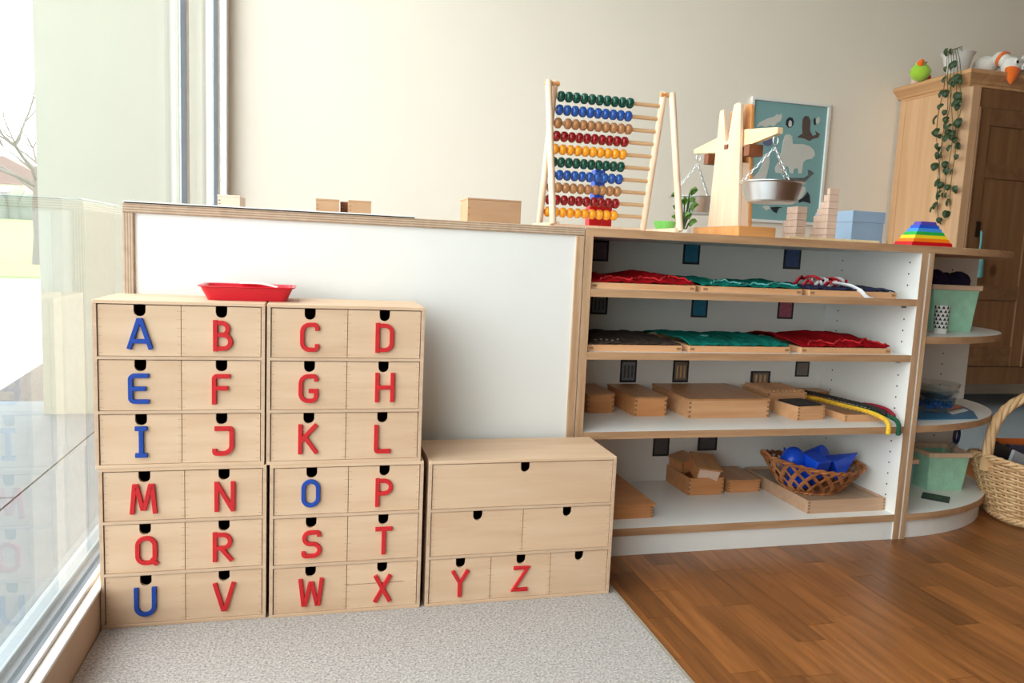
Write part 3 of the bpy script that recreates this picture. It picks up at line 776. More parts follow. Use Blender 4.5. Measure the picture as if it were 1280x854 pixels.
solid('blue cube among the solids in the woven basket', MB().box(-.030, .030, -.028, .028, -.028, .028), (1.206, .372, bz+.084), (.30, .0, .30))
solid('blue cylinder lying at the back of the woven basket', MB().tube([(0, 0, -.035), (0, 0, .035)], .024, 24), (1.262, .448, bz+.090), (1.0, .2, .3))
solid('blue pyramid pointing to the right out of the woven basket', MB().add([(-.034, -.034, 0), (.034, -.034, 0), (.034, .034, 0), (-.034, .034, 0), (0, 0, .105)], [(0, 1, 2, 3), (0, 4, 1), (1, 4, 2), (2, 4, 3), (3, 4, 0)]), (1.276, .392, bz+.066), (.0, 1.1, .0))
solid('blue cone standing between cube and cylinder', MB().lathe([(.028, 0), (0, .075)], 24), (1.185, .445, bz+.050), (-.2, -.35, 0))
solid('blue ball at the bottom of the woven basket', MB().ball((0, 0, 0), .028, 20, 12), (1.232, .42, bz+.035), (0, 0, 0), 180)
solid('blue triangular prism low in the woven basket', MB().prism([(-.025, -.02), (.025, -.02), (0, .025)], 'y', -.03, .03), (1.175, .40, bz+.034), (0, .2, .5))

# ================================================================ ON TOP OF THE DIVIDER
for (u0, v0, u1), z0, lb in (((154, 252, 352), TOP, 'thin white mat with dark underside on the cabinet end by the window'), ((352, 262, 520), TOP, 'thin white mat lying near the middle of the cabinet top')):
    a = at(u0, v0, y=YS-.004).x; b = at(u1, v0, y=YS-.004).x
    t = thing('mat', lb, 'mat', (a, YS-.004, z0+.0002), 0, 'white mats on the cabinet top')
    MB().box(0, b-a-.002, .004, .30, 0, .002).build('mat_underside', 'black_paper', t)
    MB().box(0, b-a-.002, 0, .304, .002, .0045).build('mat_sheet', 'paper_white', t)
def top_box(label, u0, u1, vt, y, depth, m, u2=None, z=TOP):
    a = at(u0, vt, y=y); b = at(u1, vt, y=y); w = b.x-a.x; h = a.z-z
    t = thing('small_box', label, 'box', (a.x, y, z), 0, 'small wooden boxes on the cabinet top')
    MB().box(0, w, 0, depth, 0, h-.004).build('box_body', m, t, bevel=.0008)
    MB().box(-.0006, w+.0006, -.0006, depth+.0006, h-.0038, h).build('lid', m, t, bevel=.0008)
    for zz in (.3, .6): MB().box(.0015, .006, -.0004, .001, (h-.004)*zz, (h-.004)*zz+.003).build('joint', 'joint_dark', t)
    return t
zm = TOP+.0047
top_box('small pinkish wooden box on the mat nearest the window', 272, 300, 243, .34, .13, 'pink_beech', z=zm)
top_box('small wooden box on the white mat, its twin to the right', 395, 424, 248, .33, .09, 'cardboard', z=zm)
top_box('small dark wooden block between the two twin boxes', 426, 434.5, 252, .40, .05, 'walnut', z=zm)
top_box('small wooden box on the white mat, its twin to the left', 436, 464, 250, .33, .09, 'cardboard', z=zm)
top_box('long tan wooden box left of the abacus', 585, 652, 247, .27, .10, 'cardboard')

# abacus
AX0, AX1 = .346, .673
ab = thing('abacus', 'wooden abacus with ten rods of coloured beads', 'abacus', (0, 0, TOP))
apx = Vector((0, .402, 1.213-TOP)); ftf = Vector((0, .297, .006)); ftb = Vector((0, .490, .006)); br = .0106
for X in (AX0, AX1):
    sg = 1 if X == AX0 else -1
    MB().tube([(X-.010*sg, apx.y-.004, apx.z+.000), (X-.010*sg, ftf.y, ftf.z)], br, 12, flat=.8).build('support_leg', 'pale_wood', ab, smooth=50, bevel=.002)
    MB().tube([(X+.010*sg, apx.y+.004, apx.z+.004), (X+.010*sg, ftb.y, ftb.z)], br, 12, flat=.8).build('frame_post', 'pale_wood', ab, smooth=50, bevel=.002)
    MB().tube([(X-.019*sg, apx.y, apx.z-.004), (X+.021*sg, apx.y, apx.z-.004)], .006, 12).build('pivot_dowel', 'orange_wood', ab, smooth=50)
    MB().box(X-.007, X+.007, ftf.y-.004, ftb.y+.012, 0, .014).build('foot_bar', 'pale_wood', ab, bevel=.003)
MB().tube([(AX0, ftb.y, .010), (AX1, ftb.y, .010)], .007, 10).build('cross_bar', 'pale_wood', ab, smooth=50)
bmesh_ = {}
order = ['bead_green', 'bead_blue', 'bead_tan', 'bead_red', 'bead_yellow']*2
for i, m in enumerate(order):
    f = .098+.80*i/9
    y_ = apx.y+.004+(ftb.y-apx.y)*f; z_ = apx.z+.004+(ftb.z-apx.z)*f
    rod = MB().tube([(0, 0, 0), (AX1-AX0-.02, 0, 0)], .0054, 10).build('rod', 'rod_wood', ab, (AX0+.010, y_, z_), smooth=50)
    if m not in bmesh_:
        bl = MB().lathe([((1-abs(-1+q/7)**2.7)**.45*.0140 if 0 < q < 14 else 0, (-1+q/7)*.01072) for q in range(15)], 20)
        bl.v = [(z3, x3, y3) for x3, y3, z3 in bl.v]; bmesh_[m] = bl.mesh('bead', m, 180)
    for k in range(10):
        o = bpy.data.objects.new('bead', bmesh_[m]); COL.objects.link(o); o.parent = rod
        o.location = (0.021+.0215*k+(.006 if (i == 2 and k > 0) else 0), 0, 0)

# toy blocks behind the abacus
def toy(label, x0, x1, y0, y1, z0, z1, m):
    o = MB().box(0, x1-x0, 0, y1-y0, 0, z1-z0).build('toy_block', m, None, (x0, y0, z0), bevel=.0015)
    return tag(o, label, 'toy block', 'stacked toy blocks behind the abacus')
yb_ = .545; k0 = TOP
for r in range(2):
    for c in range(2):
        toy('red block in the %s row of the toy tower, %s column' % (('bottom', 'second')[r], ('abacus-side', 'scale-side')[c]), .520+.0355*c, .554+.0355*c, yb_, yb_+.034, k0+.042*r, k0+.042*(r+1), 'toy_red')
for r, nm in enumerate(('lowest', 'middle', 'topmost')):
    toy('%s blue block on top of the red toy blocks' % nm, .531, .562, yb_, yb_+.032, k0+.084+.031*r, k0+.084+.031*(r+1), 'toy_blue')
gd = thing('green_dish', 'round lime green dish behind the abacus foot', 'dish', (.735, .50, TOP))
MB().lathe([(.018, 0), (.020, .006), (.030, .030), (.033, .040), (.031, .040), (.0, .034)], 28).build('dish_body', 'toy_lime', gd, smooth=40)
# small plant between abacus and scale
sp_ = thing('small_plant', 'small leafy green plant between abacus and scale', 'plant', (.795, .50, TOP))
MB().lathe([(.018, 0), (.022, .02), (.020, .02), (0, .017)], 20).build('pot', 'pot_white', sp_, smooth=40)
rl = random.Random(5)
leafm = MB().grid(lambda u, v: Vector(((v-.5)*.022*math.sin(PI*(.06+.88*u)), (u-.1)*.026, .005*math.sin(PI*u)-.006*(v-.5)**2*8)), 8, 4).mesh('leaf', 'leaf_light', 180)
for k in range(11):
    a = k*2.4; h_ = .015+.0075*k
    e = Vector((.016*math.cos(a), .012*math.sin(a), .022+h_*1.15))
    MB().tube([(0, 0, .02), (e.x*.6, e.y*.6, e.z*.6), tuple(e)], .0022, 6).build('stem', 'leaf_green', sp_, smooth=60)
    o = bpy.data.objects.new('leaf', leafm); COL.objects.link(o); o.parent = sp_; o.location = e; o.rotation_euler = (.5+rl.uniform(-.3, .5), rl.uniform(-.4, .4), a-PI/2)

# balance scale, its beam pointing into the room
BXC = .888
bs = thing('balance_scale', 'wooden balance scale with two steel bowls on chains', 'scale', (0, 0, 0))
MB().box(.832, .944, .262, .512, TOP, TOP+.028).build('base', 'orange_wood', bs, bevel=.003)
zc0, zc1 = TOP+.028, 1.196
def column_plate(x0, x1):
    # side outline in y,z with the V slot in its top
    poly = [(.325, zc0), (.490, zc0), (.468, zc1-.004), (.462, zc1), (.448, zc1), (.425, 1.105), (.412, 1.105), (.393, zc1+.004), (.370, zc1+.006), (.358, zc1)]
    return MB().prism(poly, 'x', x0, x1)
column_plate(.866, .877).build('column_plate', 'pale_wood', bs, bevel=.002)
column_plate(.899, .910).build('column_plate', 'orange_wood', bs, bevel=.002)
MB().prism([(.325, zc0), (.490, zc0), (.480, 1.04), (.345, 1.04)], 'x', .877, .899).build('column_core', 'pale_wood', bs, bevel=.001)
zb_ = 1.105
MB().prism([(.195, zb_-.008), (.195, zb_+.007), (.33, zb_+.022), (.415, zb_+.030), (.50, zb_+.020), (.635, zb_+.004), (.635, zb_-.008), (.50, zb_-.022), (.33, zb_-.022)], 'x', .880, .896).build('beam', 'pale_wood_y', bs, bevel=.001)
MB().box(.862, .914, .405, .422, 1.083, 1.095).build('pivot_bar', 'walnut', bs, bevel=.001)
for yy in (.297, .515): MB().box(.866, .908, yy, yy+.026, zb_-.052, zb_-.022).build('weight_block', 'walnut', bs, bevel=.001)
for yy, zr_, zb0 in ((.212, .975, .926), (.618, .978, .912)):
    pan = MB().lathe([(0, 0), (.058, 0), (.063, .004), (.074, .047), (.081, .050), (.081, .0515), (.073, .0505), (.061, .006), (0, .004)], 40).build('pan', 'steel', bs, (BXC, yy, zb0), smooth=35)
    hk = Vector((BXC, yy, zb_-.040))
    MB().tube([(BXC+.007*math.cos(2*PI*k/12), yy, zb_-.022+.012*math.sin(2*PI*k/12)) for k in range(12)], .0012, 6, closed=True).build('hook', 'steel', bs, smooth=60)
    for k in range(3):
        a = 2*PI*k/3+.5; e = Vector((BXC+.076*math.cos(a), yy+.076*math.sin(a), zb0+.051)); ch_ = MB(); n = 12
        d = (e-hk); L_ = d.length; dn = d.normalized(); s1 = dn.orthogonal().normalized(); s2 = dn.cross(s1)
        for i in range(n):
            c = hk+d*((i+.5)/n); sd = s1 if i % 2 else s2
            ch_.tube([c+dn*math.cos(2*PI*q/10)*L_/n*.68+sd*math.sin(2*PI*q/10)*.0028 for q in range(10)], .0009, 5, closed=True)
        ch_.build('chain', 'steel', bs, smooth=60)

# stepped block towers
def step_tower(label, x0, x1, y0, n, levels):
    t = thing('block_staircase', label, 'block tower', (x0, y0, TOP), 0, 'stepped block towers on the shelf top')
    bh = .0182; bd = .0125
    for i, c in enumerate(levels):
        for k in range(c):
            MB().box(0, x1-x0, k*bd+.0003, (k+1)*bd-.0003, i*bh+.0003, (i+1)*bh-.0003).build('block', 'pink_beech', t, bevel=.0006)
    return t
step_tower('short stepped tower of pale wooden blocks under the scale bowl', 1.030, 1.060, .30, 5, (5, 5, 5, 4, 4))
step_tower('tall stepped tower of pale wooden blocks beside the blue box', 1.126, 1.156, .30, 8, (6, 6, 5, 5, 4, 3, 2, 1))
tag(MB().box(.985, 1.27, .262, .292, TOP, TOP+.008).build('wooden_stick', 'pale_wood_y', None, bevel=.001), 'thin pale wooden stick lying in front of the block towers', 'stick')
# blue storage box
bb = thing('storage_box', 'pale blue storage box with lid behind the block towers', 'box', (1.300, .420, TOP))
MB().box(.002, .112, .002, .176, 0, .078).build('box_body', 'box_blue', bb, bevel=.001)
MB().box(0, .114, 0, .178, .0665, .100).build('lid', 'box_blue', bb, bevel=.0015)
MB().box(.030, .036, -.0006, .001, .0665, .068).build('lid_seam', 'joint_dark', bb)
# rainbow stack
cols = [('red', 'toy_red', 'lowest'), ('orange', 'toy_orange', ''), ('yellow', 'toy_yellow', ''), ('green', 'toy_green', ''), ('sky blue', 'toy_sky', ''), ('dark blue', 'toy_blue', ''), ('violet', 'toy_violet', 'topmost')]
rx, ry = 1.462, .315; hb_ = .0098; z_ = TOP
for i, (cn, m, pos) in enumerate(cols):
    w = .071-.0070*i; hh = .013 if i == 0 else hb_; w2 = w-.0035
    mb = MB(); loft(mb, [[Vector((sx*w, sy*w*.5, 0)) for sx, sy in ((1, 1), (-1, 1), (-1, -1), (1, -1))], [Vector((sx*w2, sy*w2*.5, hh)) for sx, sy in ((1, 1), (-1, 1), (-1, -1), (1, -1))]], True, True)
    tag(mb.build('rainbow_board', m, None, (rx, ry, z_), bevel=.0008), '%s board of the rainbow stack%s' % (cn, ', %s one on the shelf top' % pos if pos else ' between its neighbours'), 'toy board', 'rainbow stacking boards'); z_ += hh

# ================================================================ POSTER
po = thing('poster', 'framed teal poster of arctic animals on the back wall', 'poster', (2.335, WY, 1.345))
pw, phh = .252, .342
for a in ((-pw, pw, -phh, -phh+.016), (-pw, pw, phh-.016, phh)): MB().box(a[0], a[1], -.022, 0, a[2], a[3]).build('frame_bar', 'white_paint', po, bevel=.001)
for a in (-pw, pw-.016): MB().box(a, a+.016, -.022, 0, -phh+.016, phh-.016).build('frame_bar', 'white_paint', po, bevel=.001)
prt = MB().box(-pw+.016, pw-.016, -.010, 0, -phh+.016, phh-.016).build('print', 'poster_teal', po)
def pz(pts):
    # points measured on the photo crop: left edge 62..45, right edge 413..383, top 100..132, bottom 705..720
    out = []
    for x_, y_ in pts:
        v = (y_-100-(x_-62)/351*32)/(605-(x_-62)/351*17); u = (x_-(62-17*v))/(351-13*v)
        out.append(((u-.5)*2*(pw-.016), (.5-v)*2*(phh-.016)))
    return out
ani = [('poster_white', [(78,238),(92,212),(128,192),(160,182),(172,168),(180,176),(190,164),(196,182),(188,204),(172,214),(160,232),(140,226),(120,236),(100,228)]),
 ('poster_black', [(214,220),(216,198),(228,184),(244,186),(252,204),(250,222),(240,236),(226,236)]),
 ('poster_white', [(226,226),(228,204),(234,198),(242,206),(243,228),(234,234)]),
 ('poster_brown', [(294,190),(304,176),(322,178),(331,200),(330,250),(345,276),(362,268),(356,250),(380,266),(372,284),(345,292),(330,302),(306,290),(270,284),(296,264),(292,230)]),
 ('poster_black', [(350,184),(356,190),(358,220),(351,222),(346,200)]), ('poster_white', [(358,190),(372,178),(378,196),(368,216),(358,210)]),
 ('poster_violet', [(108,300),(118,290),(136,294),(152,288),(158,310),(148,330),(126,332),(112,320)]),
 ('poster_white', [(206,300),(214,274),(232,268),(248,280),(252,318),(300,318),(332,328),(352,346),(360,372),(344,392),(320,396),(304,410),(300,466),(284,468),(280,440),(262,444),(258,468),(242,466),(236,436),(224,430),(214,468),(176,466),(172,440),(190,400),(200,350)]),
 ('poster_white', [(112,400),(116,376),(130,368),(144,376),(146,420),(138,470),(128,506),(100,520),(62,516),(76,490),(98,460),(110,430)]),
 ('poster_grey', [(214,504),(240,490),(280,490),(312,488),(330,474),(328,448),(342,452),(356,466),(340,480),(318,506),(290,520),(240,522)]),
 ('poster_white', [(276,548),(296,532),(318,536),(320,556),(306,590),(290,602),(272,590)]),
 ('poster_black', [(290,604),(308,592),(322,576),(330,560),(340,578),(346,620),(328,614),(310,610),(292,618)]),
 ('poster_black', [(158,644),(186,640),(216,642),(196,650),(188,674),(172,664)]), ('poster_white', [(120,640),(150,636),(160,650),(140,660)])]
for i, (m, pts) in enumerate(ani):
    MB().prism(pz(pts), 'y', -.0112-.0001*i, -.0095).build('animal_shape', m, prt)

# ================================================================ WARDROBE
wx0, wy0 = 3.052, 1.845; wx1 = 4.15
wd = thing('wardrobe', 'old pine wardrobe with cornice and panelled doors against the wall', 'wardrobe', (0, 0, .006))
zb0, zt0 = .15, 1.735
MB().box(wx0+.004, wx0+.022, wy0+.0505, WY-.0605, zb0, zt0).build('side_panel', 'pine', wd)
MB().box(wx0, wx0+.05, WY-.06, WY-.017, zb0-.1, zt0).build('corner_post', 'pine', wd, bevel=.003)
MB().prism([(wx0-.004, wy0+.05), (wx0-.004, wy0+.022), (wx0+.022, wy0-.004), (wx0+.075, wy0-.004), (wx0+.075, wy0+.05)], 'z', zb0-.02, zt0).build('corner_post', 'pine', wd, bevel=.003)
MB().box(wx1-.022, wx1, wy0, WY-.018, zb0, zt0).build('side_panel', 'pine', wd)
MB().box(wx0+.052, wx1-.024, WY-.024, WY-.016, zb0, zt0-.002).build('back_panel', 'pine', wd)
MB().box(wx0+.055, wx1-.024, wy0+.035, WY-.065, zb0, zb0+.02).build('bottom_board', 'pine_y', wd)
MB().box(wx0, wx1, wy0, WY-.018, zt0-.001, zt0+.014).build('top_board', 'pine_y', wd)
def moulding(z0, pts, mat):
    mb = MB()
    for (o0, za), (o1, zb__) in zip(pts[:-1], pts[1:]):
        r0 = [Vector((wx0-o0, wy0-o0, z0+za)), Vector((wx1+o0, wy0-o0, z0+za)), Vector((wx1+o0, WY-.002, z0+za)), Vector((wx0-o0, WY-.002, z0+za))]
        r1 = [Vector((wx0-o1, wy0-o1, z0+zb__)), Vector((wx1+o1, wy0-o1, z0+zb__)), Vector((wx1+o1, WY-.002, z0+zb__)), Vector((wx0-o1, WY-.002, z0+zb__))]
        loft(mb, [r0, r1], True, True)
    return mb
moulding(zt0+.014, [(.006, 0), (.014, .014), (.032, .030), (.046, .042), (.048, .058), (.040, .064)], 'pine_y').build('cornice', 'pine_y', wd)
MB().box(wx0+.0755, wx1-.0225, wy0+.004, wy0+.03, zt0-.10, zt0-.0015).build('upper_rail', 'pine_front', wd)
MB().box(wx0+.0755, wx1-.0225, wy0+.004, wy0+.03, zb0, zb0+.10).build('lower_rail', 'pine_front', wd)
for dx0, dx1, key in ((wx0+.078, wx0+.545, True), (wx0+.551, wx1-.078, False)):
    d0, d1 = zb0+.103, zt0-.103
    dr = bpy.data.objects.new('door', None); COL.objects.link(dr); dr.parent = wd
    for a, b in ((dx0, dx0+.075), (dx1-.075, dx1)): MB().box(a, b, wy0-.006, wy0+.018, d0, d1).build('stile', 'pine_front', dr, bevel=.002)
    rails = [(d1-.09, d1), (1.27, 1.345), (.62, .70), (d0, d0+.11)]
    for a, b in rails: MB().box(dx0+.075, dx1-.075, wy0-.005, wy0+.017, a, b).build('rail', 'pine_front_shaded_y', dr, bevel=.002)
    zs = sorted([q for r in rails for q in r])[1:-1]
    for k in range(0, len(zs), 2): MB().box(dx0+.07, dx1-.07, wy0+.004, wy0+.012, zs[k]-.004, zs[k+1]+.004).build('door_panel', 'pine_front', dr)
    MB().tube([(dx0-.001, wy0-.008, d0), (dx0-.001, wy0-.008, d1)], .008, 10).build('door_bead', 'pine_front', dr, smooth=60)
    if key:
        MB().box(dx0+.055, dx0+.085, wy0-.0085, wy0-.004, .955, 1.04).build('lock_plate', 'key_metal', dr, bevel=.002)
        MB().tube([(dx0+.07, wy0-.008, .985), (dx0+.07, wy0-.04, .985)], .004, 8).build('key', 'key_metal', dr, smooth=60)
ts = thing('tassel', 'teal tassel hanging from the wardrobe key', 'tassel', (wx0+.148, wy0-.034, .991))
MB().tube([(0, 0, .004), (0, -.004, -.06), (0, 0, -.12)], .006, 8).build('cord', 'tassel_teal', ts, smooth=60)
MB().lathe([(.0, -.112), (.014, -.115), (.018, -.128), (.012, -.138), (.026, -.150), (.030, -.235), (.028, -.245), (0, -.245)], 20).build('tassel_skirt', 'tassel_teal', ts, smooth=60)
for fx in (wx0+.05, wx1-.05):
    MB().lathe([(.02, 0), (.035, .05), (.03, .09), (.045, .15)], 16).build('foot', 'pine', wd, (fx, wy0+.05, 0), smooth=50)

# plant pot and trailing vines on the wardrobe
ZW = .006+zt0+.014+.064
pt = thing('trailing_plant', 'white pot of trailing vines hanging down the wardrobe side', 'plant', (3.095, 1.99, ZW))
pt.scale = (.86, .86, .86)
MB().lathe([(.055, 0), (.060, .004), (.084, .120), (.098, .138), (.098, .142), (.088, .138), (.080, .115), (0, .110)], 36).build('pot', 'pot_white', pt, smooth=35)
MB().lathe([(0, .112), (.079, .113), (0, .114)], 24).build('soil', 'soil', pt)
rv = random.Random(21)
vl = MB().grid(lambda u, v: Vector(((v-.5)*.052*(math.sin(PI*min(1, .15+.85*u)))**.7*(1-.25*u), u*.05, -.008*math.sin(PI*u)+.02*abs(v-.5))), 8, 4).mesh('leaf', 'leaf_green', 180)
ends = [(1190, 262, 3.030), (1172, 275, 3.026), (1183, 240, 3.020), (1178, 200, 3.028), (1196, 175, 3.016), (1168, 250, 3.022)]
org = pt.location
for u, v, xx in ends:
    e = at(u, v, x=xx); top = at(u+10-(u-1182)*.3, 96, x=2.992)
    yy_ = 1.99+(top.y-1.99)*.6
    P1 = Vector((3.000, yy_, ZW+.118)); P2 = Vector((2.988, top.y, ZW-.03))
    path = [Vector((3.075, 1.99+(yy_-1.99)*.5, ZW+.098)), Vector((3.03, yy_, ZW+.130)), P1, Vector((2.998, (yy_+top.y)/2, ZW+.05)), P2]
    n = 10
    for k in range(1, n+1):
        f = k/n; path.append(Vector((P2.x+(e.x-P2.x)*f-.006*math.sin(5*f), P2.y+(e.y-P2.y)*f+.022*math.sin(6*f+u), P2.z+(e.z-P2.z)*f)))
    vn = MB().tube([(p-org)/.86 for p in path], .0022, 6).build('vine', 'stem_green', pt, smooth=60)
    for k in range(2, len(path)):
        m_ = 1 if path[k].z > 1.30 else 2
        for q in range(m_):
            if rv.random() < .22: continue
            o = bpy.data.objects.new('leaf', vl); COL.objects.link(o); o.parent = vn
            o.location = (path[k]-org)/.86+Vector((-.004, rv.uniform(-.03, .03), rv.uniform(-.02, .02)))
            s_ = rv.uniform(.6, 1.15); o.scale = (s_, s_, s_)
            o.rotation_euler = (-PI/2+rv.uniform(-.5, .3), rv.uniform(-.4, .4), -PI/2+rv.uniform(-.7, .7))
# green chick
ck = thing('plush_chick', 'lime green plush chick with orange beak on the wardrobe', 'plush toy', (3.005, 2.15, ZW))
MB().ball((0, 0, .048), (.056, .05, .048), 20, 12).build('body', 'plush_lime', ck, smooth=180)
MB().ball((-.012, -.01, .082), (.030, .030, .026), 16, 10).build('head', 'plush_lime', ck, smooth=180)
MB().lathe([(.020, 0), (.014, .018), (0, .030)], 14).build('beak', 'plush_orange', ck, (-.030, -.03, .088), (.9, -.7, 0), smooth=60)
MB().ball((.052, 0, .062), (.018, .012, .014), 12, 8).build('tail', 'leaf_green', ck, smooth=180)
for sx in (-.024, .004): MB().ball((sx, -.036, .094), .004, 8, 6).build('eye', 'eye_black', ck, smooth=180)
mbx = thing('gift_box', 'small red and white box behind the plush chick', 'box', (3.085, 2.22, ZW))
MB().box(-.05, .03, -.03, .03, 0, .05).build('box_body', 'pink_beech', mbx, bevel=.001)
MB().box(.0, .0305, -.0305, .0305, 0, .0505).build('red_wrap', 'toy_red', mbx, bevel=.001)
# plush goose
gz = ZW
go = thing('plush_goose', 'white plush goose with orange beak drooping over the wardrobe', 'plush toy', (3.335, 1.95, gz))
MB().ball((.07, .04, .055), (.15, .085, .055), 24, 14).ball((-.07, .02, .07), (.065, .06, .05), 18, 10).build('body', 'plush_white', go, smooth=180)
MB().tube([(-.04, -.01, .085), (-.055, -.05, .095), (-.062, -.075, .085), (-.060, -.105, .060)], [.036, .034, .034, .036], 16).build('neck', 'plush_white', go, smooth=180)
MB().tube([(-.066+.0, -.072, .088), (-.064, -.084, .080)], .040, 18).build('collar', 'plush_orange', go, smooth=50)
hd_ = MB().ball((-.045, -.125, .035), (.058, .048, .050), 20, 12).build('head', 'plush_white', go, smooth=180)
bk = MB().lathe([(.042, 0), (.036, .02), (.022, .055), (.008, .078), (0, .082)], 18, ell=(1, .8)).build('beak', 'plush_orange', go, (-.062, -.145, .012), (PI*.93, .30, 0), smooth=60)
for dx, dz in ((-.068, .050), (-.018, .030)):
    e_ = MB().ball((dx, -.168, dz), (.015, .008, .017), 14, 8).build('eye', 'paper_white', hd_, smooth=180); MB().ball((dx-.002, -.176, dz-.002), (.007, .003, .009), 10, 6).build('pupil', 'eye_black', e_, smooth=180)
for k in range(4): MB().tube([(.02+.012*k, -.10, .06+.004*k), (.055+.018*k, -.10, .105-.006*k), (.070+.018*k, -.10, .125-.010*k)], [.014, .012, .005], 8).build('tuft', 'plush_white', go, smooth=180)
MB().ball((.13, -.055, .035), (.10, .045, .034), 18, 10, Matrix.Rotation(.35, 3, 'Y')).build('wing', 'plush_white', go, smooth=180)
g2 = thing('plush_swan', 'white plush toy with olive band beside the flower pot', 'plush toy', (3.205, 2.085, gz))
MB().ball((-.0, 0, .035), (.062, .040, .035), 18, 10).ball((.035, .03, .060), (.045, .045, .055), 16, 10).build('body', 'plush_white', g2, smooth=180)
MB().tube([(.012+.0, .03+.045*math.cos(a), .055+.058*math.sin(a)) for a in (0, .5, 1, 1.57, 2.1, 2.6, PI)], .010, 8).build('band', 'plush_olive', g2, smooth=180)

# ================================================================ CORNER SHELF CONTENTS
def bin_(label, x, y, z, w, d, h, m, rz, fill=None, rim='pale_wood'):
    t = thing('storage_bin', label, 'bin', (x, y, z), rz, 'fabric bins on the corner shelf')
    tp = 1.16
    o = MB(); loft(o, [ring(w, d, 0, .006), ring(w*tp, d*tp, h, .006), ring(w*tp-.003, d*tp-.003, h, .006), ring(w-.003, d-.003, .003, .006)], True, True).build('bin_body', m, t, smooth=40)
    r_ = MB(); loft(r_, [ring(w*tp+.001, d*tp+.001, h-.012, .006), ring(w*tp+.006, d*tp+.006, h-.010, .008), ring(w*tp+.006, d*tp+.006, h+.004, .008), ring(w*tp-.004, d*tp-.004, h+.004, .006), ring(w*tp-.004, d*tp-.004, h-.010, .006)], False, False)
    r_.build('rim', rim, t, smooth=40)
    return t
ZS, ZB_, ZF = .587, .332, .074
bin_('mint green bin full of dark violet yarn on the upper curved shelf', 1.685, .452, ZS, .066, .055, .140, 'bin_mint', -.15)
for i, (dx, dy, r) in enumerate(((-.042, -.005, .034), (.0, .01, .032), (.042, -.005, .038), (.02, -.02, .028))):
    p = Vector((1.685+dx, .452+dy, ZS+.140+.012-.004*i))
    y = thing('yarn_ball', ('dark violet yarn ball at the side-panel end of the mint bin', 'small dark violet yarn ball in the middle of the mint bin', 'largest dark violet yarn ball in the mint bin', 'smallest dark violet yarn ball in front of the largest')[i], 'yarn', p, 0, 'yarn balls in the mint bin')
    MB().ball((0, 0, 0), r*.93, 16, 10).build('core', 'yarn_violet', y, smooth=180)
    yb = MB()
    for k in range(7):
        m_ = Matrix.Rotation(rc.uniform(0, 3), 3, 'X') @ Matrix.Rotation(rc.uniform(0, 3), 3, 'Y')
        yb.tube([m_ @ Vector((r*math.cos(2*PI*q/20), r*math.sin(2*PI*q/20), r*.25*math.sin(k))) for q in range(20)], .004, 5, closed=True)
    yb.build('thread', 'yarn_violet', y, smooth=180)
cp = thing('paper_cup', 'white cup with black triangle pattern beside the mint bin', 'cup', (1.575, .335, ZS))
MB().lathe([(.017, 0), (.0175, .002), (.0200, .083), (.0188, .083), (.016, .004), (0, .003)], 28).build('cup_body', 'pot_white', cp, smooth=35)
for r in range(6):
    tri = MB()
    for k in range(10):
        a0 = 2*PI*(k+.5*(r % 2))/10; z0 = .016+.0116*r; rr = .0176+.0025*z0/.083+.0004
        P = [(a0-.24, z0), (a0+.24, z0), (a0, z0+.0095)]
        tri.add([((rr+.0003*(zz-z0)/.0095)*math.cos(a), (rr+.0003*(zz-z0)/.0095)*math.sin(a), zz) for a, zz in P], [(0, 1, 2)])
    tri.build('triangle_band', 'card_black', cp, solid=.0004)
tag(MB().box(1.4195, 1.500, .47, .478, ZS, ZS+.115).build('wooden_board', 'beech', None, bevel=.001), 'plain wooden board standing behind the patterned cup', 'board')
# nested glass bowls
for i, (r, z0, nm) in enumerate(((.060, 0, 'lowest glass bowl of the stack, holding blue gems'), (.064, .022, 'middle glass bowl of the stack on the curved shelf'), (.067, .044, 'topmost empty glass bowl of the stack on the curved shelf'))):
    o = MB().lathe([(0, 0), (r*.55, 0), (r*.85, .016), (r, .046), (r*1.02, .048), (r*.97, .047), (r*.82, .018), (r*.53, .0035), (0, .003)], 36).build('glass_bowl', 'clear_glass', None, (1.640, .395, ZB_+.004+z0), smooth=40)
    tag(o, nm, 'bowl', 'stacked glass bowls')
gm = MB()
for k in range(60):
    a = rc.uniform(0, 6.28); r = .048*math.sqrt(rc.random()); gm.ball((1.640+r*math.cos(a), .395+r*math.sin(a), ZB_+.011+.018*rc.random()+r*.2), (.007, .007, .004), 8, 5)
tag(stuff(gm.build('glass_gems', 'gem_blue', smooth=60)), 'blue glass gems inside the lowest bowl', 'gems')
pb = thing('picture_card', 'blue and orange picture card under the glass bowls', 'card', (1.43, .30, ZB_), 0)
MB().prism([(.02, -.01), (.28, -.005), (.36, .09), (.40, .17), (.40, .24), (.02, .24)], 'z', 0, .0022).build('sheet', 'cover_blue', pb)
MB().prism([(.27, .10), (.38, .15), (.395, .22), (.25, .22)], 'z', .0022, .0030).build('print_orange', 'cover_orange', pb)
MB().prism([(.24, .05), (.35, .10), (.37, .135), (.26, .09)], 'z', .0022, .0030).build('print_white', 'paper_white', pb)
bin_('mint green bin with scissors on the bottom curved shelf', 1.730, .452, ZF, .062, .052, .122, 'bin_mint', -.1)
bin_('teal blue bin beside the side panel on the bottom shelf', 1.498, .42, ZF, .052, .06, .118, 'bin_teal', 0.0)
sc2 = thing('scissors', 'scissors with dark blue handle standing in the mint bin', 'scissors', (1.765, .44, ZF+.006), .4)
MB().prism([(-.012, 0), (-.006, 0), (.034, .135), (.028, .138)], 'y', -.002, .002).build('blade', 'steel', sc2)
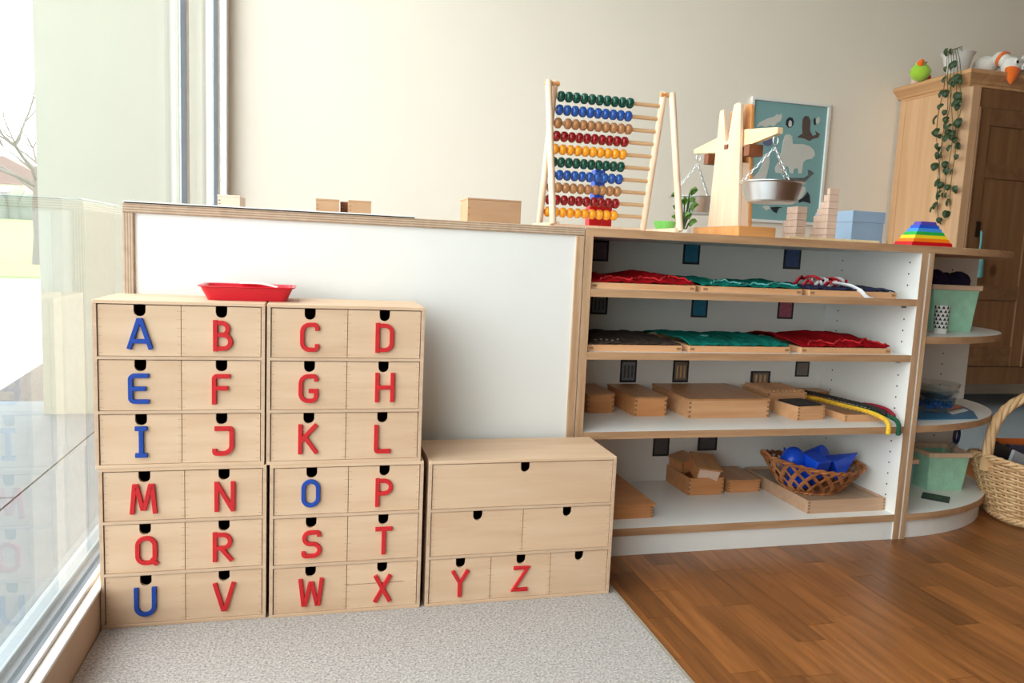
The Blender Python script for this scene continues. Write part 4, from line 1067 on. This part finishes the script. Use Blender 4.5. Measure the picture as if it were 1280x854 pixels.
MB().tube([(.042+.018*math.cos(2*PI*k/14), 0, .158+.024*math.sin(2*PI*k/14)) for k in range(14)], .005, 7, closed=True).build('handle', 'cover_navy', sc2, smooth=60)
MB().tube([(.040, .006, .140), (-.02, .004, .095)], .003, 6).build('blade', 'steel', sc2, smooth=60)
pc = thing('floor_card', 'small dark patterned card on the bottom curved shelf', 'card', (1.632, .340, ZF), .75)
MB().box(-.038, .038, -.038, .038, 0, .001).build('card_sheet', 'card_black', pc)
MB().box(-.018, .018, -.018, .018, .001, .0014).build('print', 'leaf_green', pc)

# ================================================================ WICKER BASKET WITH BOOKS
kb = thing('wicker_basket', 'round wicker basket with tall handle full of books', 'basket', (2.007, .306, 0))
kb.scale = (.97, .97, .98)
def kpt(a, t, rr=0):
    r = .150+.075*t**.8+rr; dip = .018*math.cos(2*a)
    return Vector((r*math.cos(a), r*.88*math.sin(a), .006+(.185+dip)*t))
NK = 30; st = MB()
for k in range(NK): st.tube([kpt(2*PI*k/NK, i/6) for i in range(7)], .0042, 6)
stuff(st.build('stakes', 'wicker', kb, smooth=60))
wv = MB(); NR = 20
for r in range(NR):
    t = .03+.93*r/(NR-1)
    wv.tube([kpt(2*PI*i/120, t, .0052*math.cos(NK/2*2*PI*i/120+PI*r)) for i in range(120)], .0044, 5, closed=True)
stuff(wv.build('weave', 'wicker', kb, smooth=60))
for t, r in ((1.0, .0085), (.05, .0085)):
    for s_ in range(3): MB().tube([kpt(2*PI*i/110, t, .007*math.cos(i*.9+s_*2.1))+Vector((0, 0, .007*math.sin(i*.9+s_*2.1))) for i in range(110)], .0055, 6, closed=True).build('rim_braid', 'wicker', kb, smooth=60)
MB().lathe([(0, 0), (.150, 0), (.150, .006), (0, .006)], 36, ell=(1, .88)).build('base', 'wicker', kb)
for s_ in range(4):
    P = []
    for i in range(61):
        f = i/60; a = PI*(1-f); c = Vector((.218*math.cos(a), 0, .19+.228*math.sin(a)**.6)); nrm = Vector((math.cos(a), 0, math.sin(a)))
        w_ = i*.42+s_*PI/2; P.append(c+nrm*.0085*math.cos(w_)+Vector((0, .0085*math.sin(w_), 0)))
    MB().tube(P, .0085, 7).build('handle_strand', 'wicker', kb, rot=(0, 0, -.10), smooth=60)
for sx in (-1, 1):
    MB().tube([(sx*.218, .0, .165+.01*k) for k in range(5)], .019, 12).build('handle_binding', 'wicker', kb, rot=(0, 0, -.10), smooth=60)
def book(label, loc, rot, w, h, th, m):
    t = thing('book', label, 'book', loc, 0, 'books in the wicker basket'); t.rotation_euler = rot
    MB().box(0, w-.003, .002, th-.002, .002, h-.002).build('pages', 'page_cream', t)
    MB().box(0, w, 0, .002, 0, h).box(0, w, th-.002, th, 0, h).box(-.002, 0, 0, th, 0, h).build('cover', m, t)
    return t
book('dark covered book leaning in the wicker basket', (1.820, .352, .125), (0, .35, .10), .135, .125, .010, 'cover_dark')
book('silver edged book beside the dark book in the basket', (1.855, .320, .095), (0, .35, .10), .125, .135, .010, 'cover_silver')
book('navy book at the back of the wicker basket', (1.925, .378, .060), (0, .10, .10), .14, .165, .016, 'cover_navy')
book('orange topped book at the back of the wicker basket', (1.910, .402, .060), (0, .06, .10), .15, .180, .012, 'cover_orange')
book('pale blue book half hidden in the basket centre', (1.925, .270, .050), (0, .25, .15), .13, .14, .014, 'cover_blue')
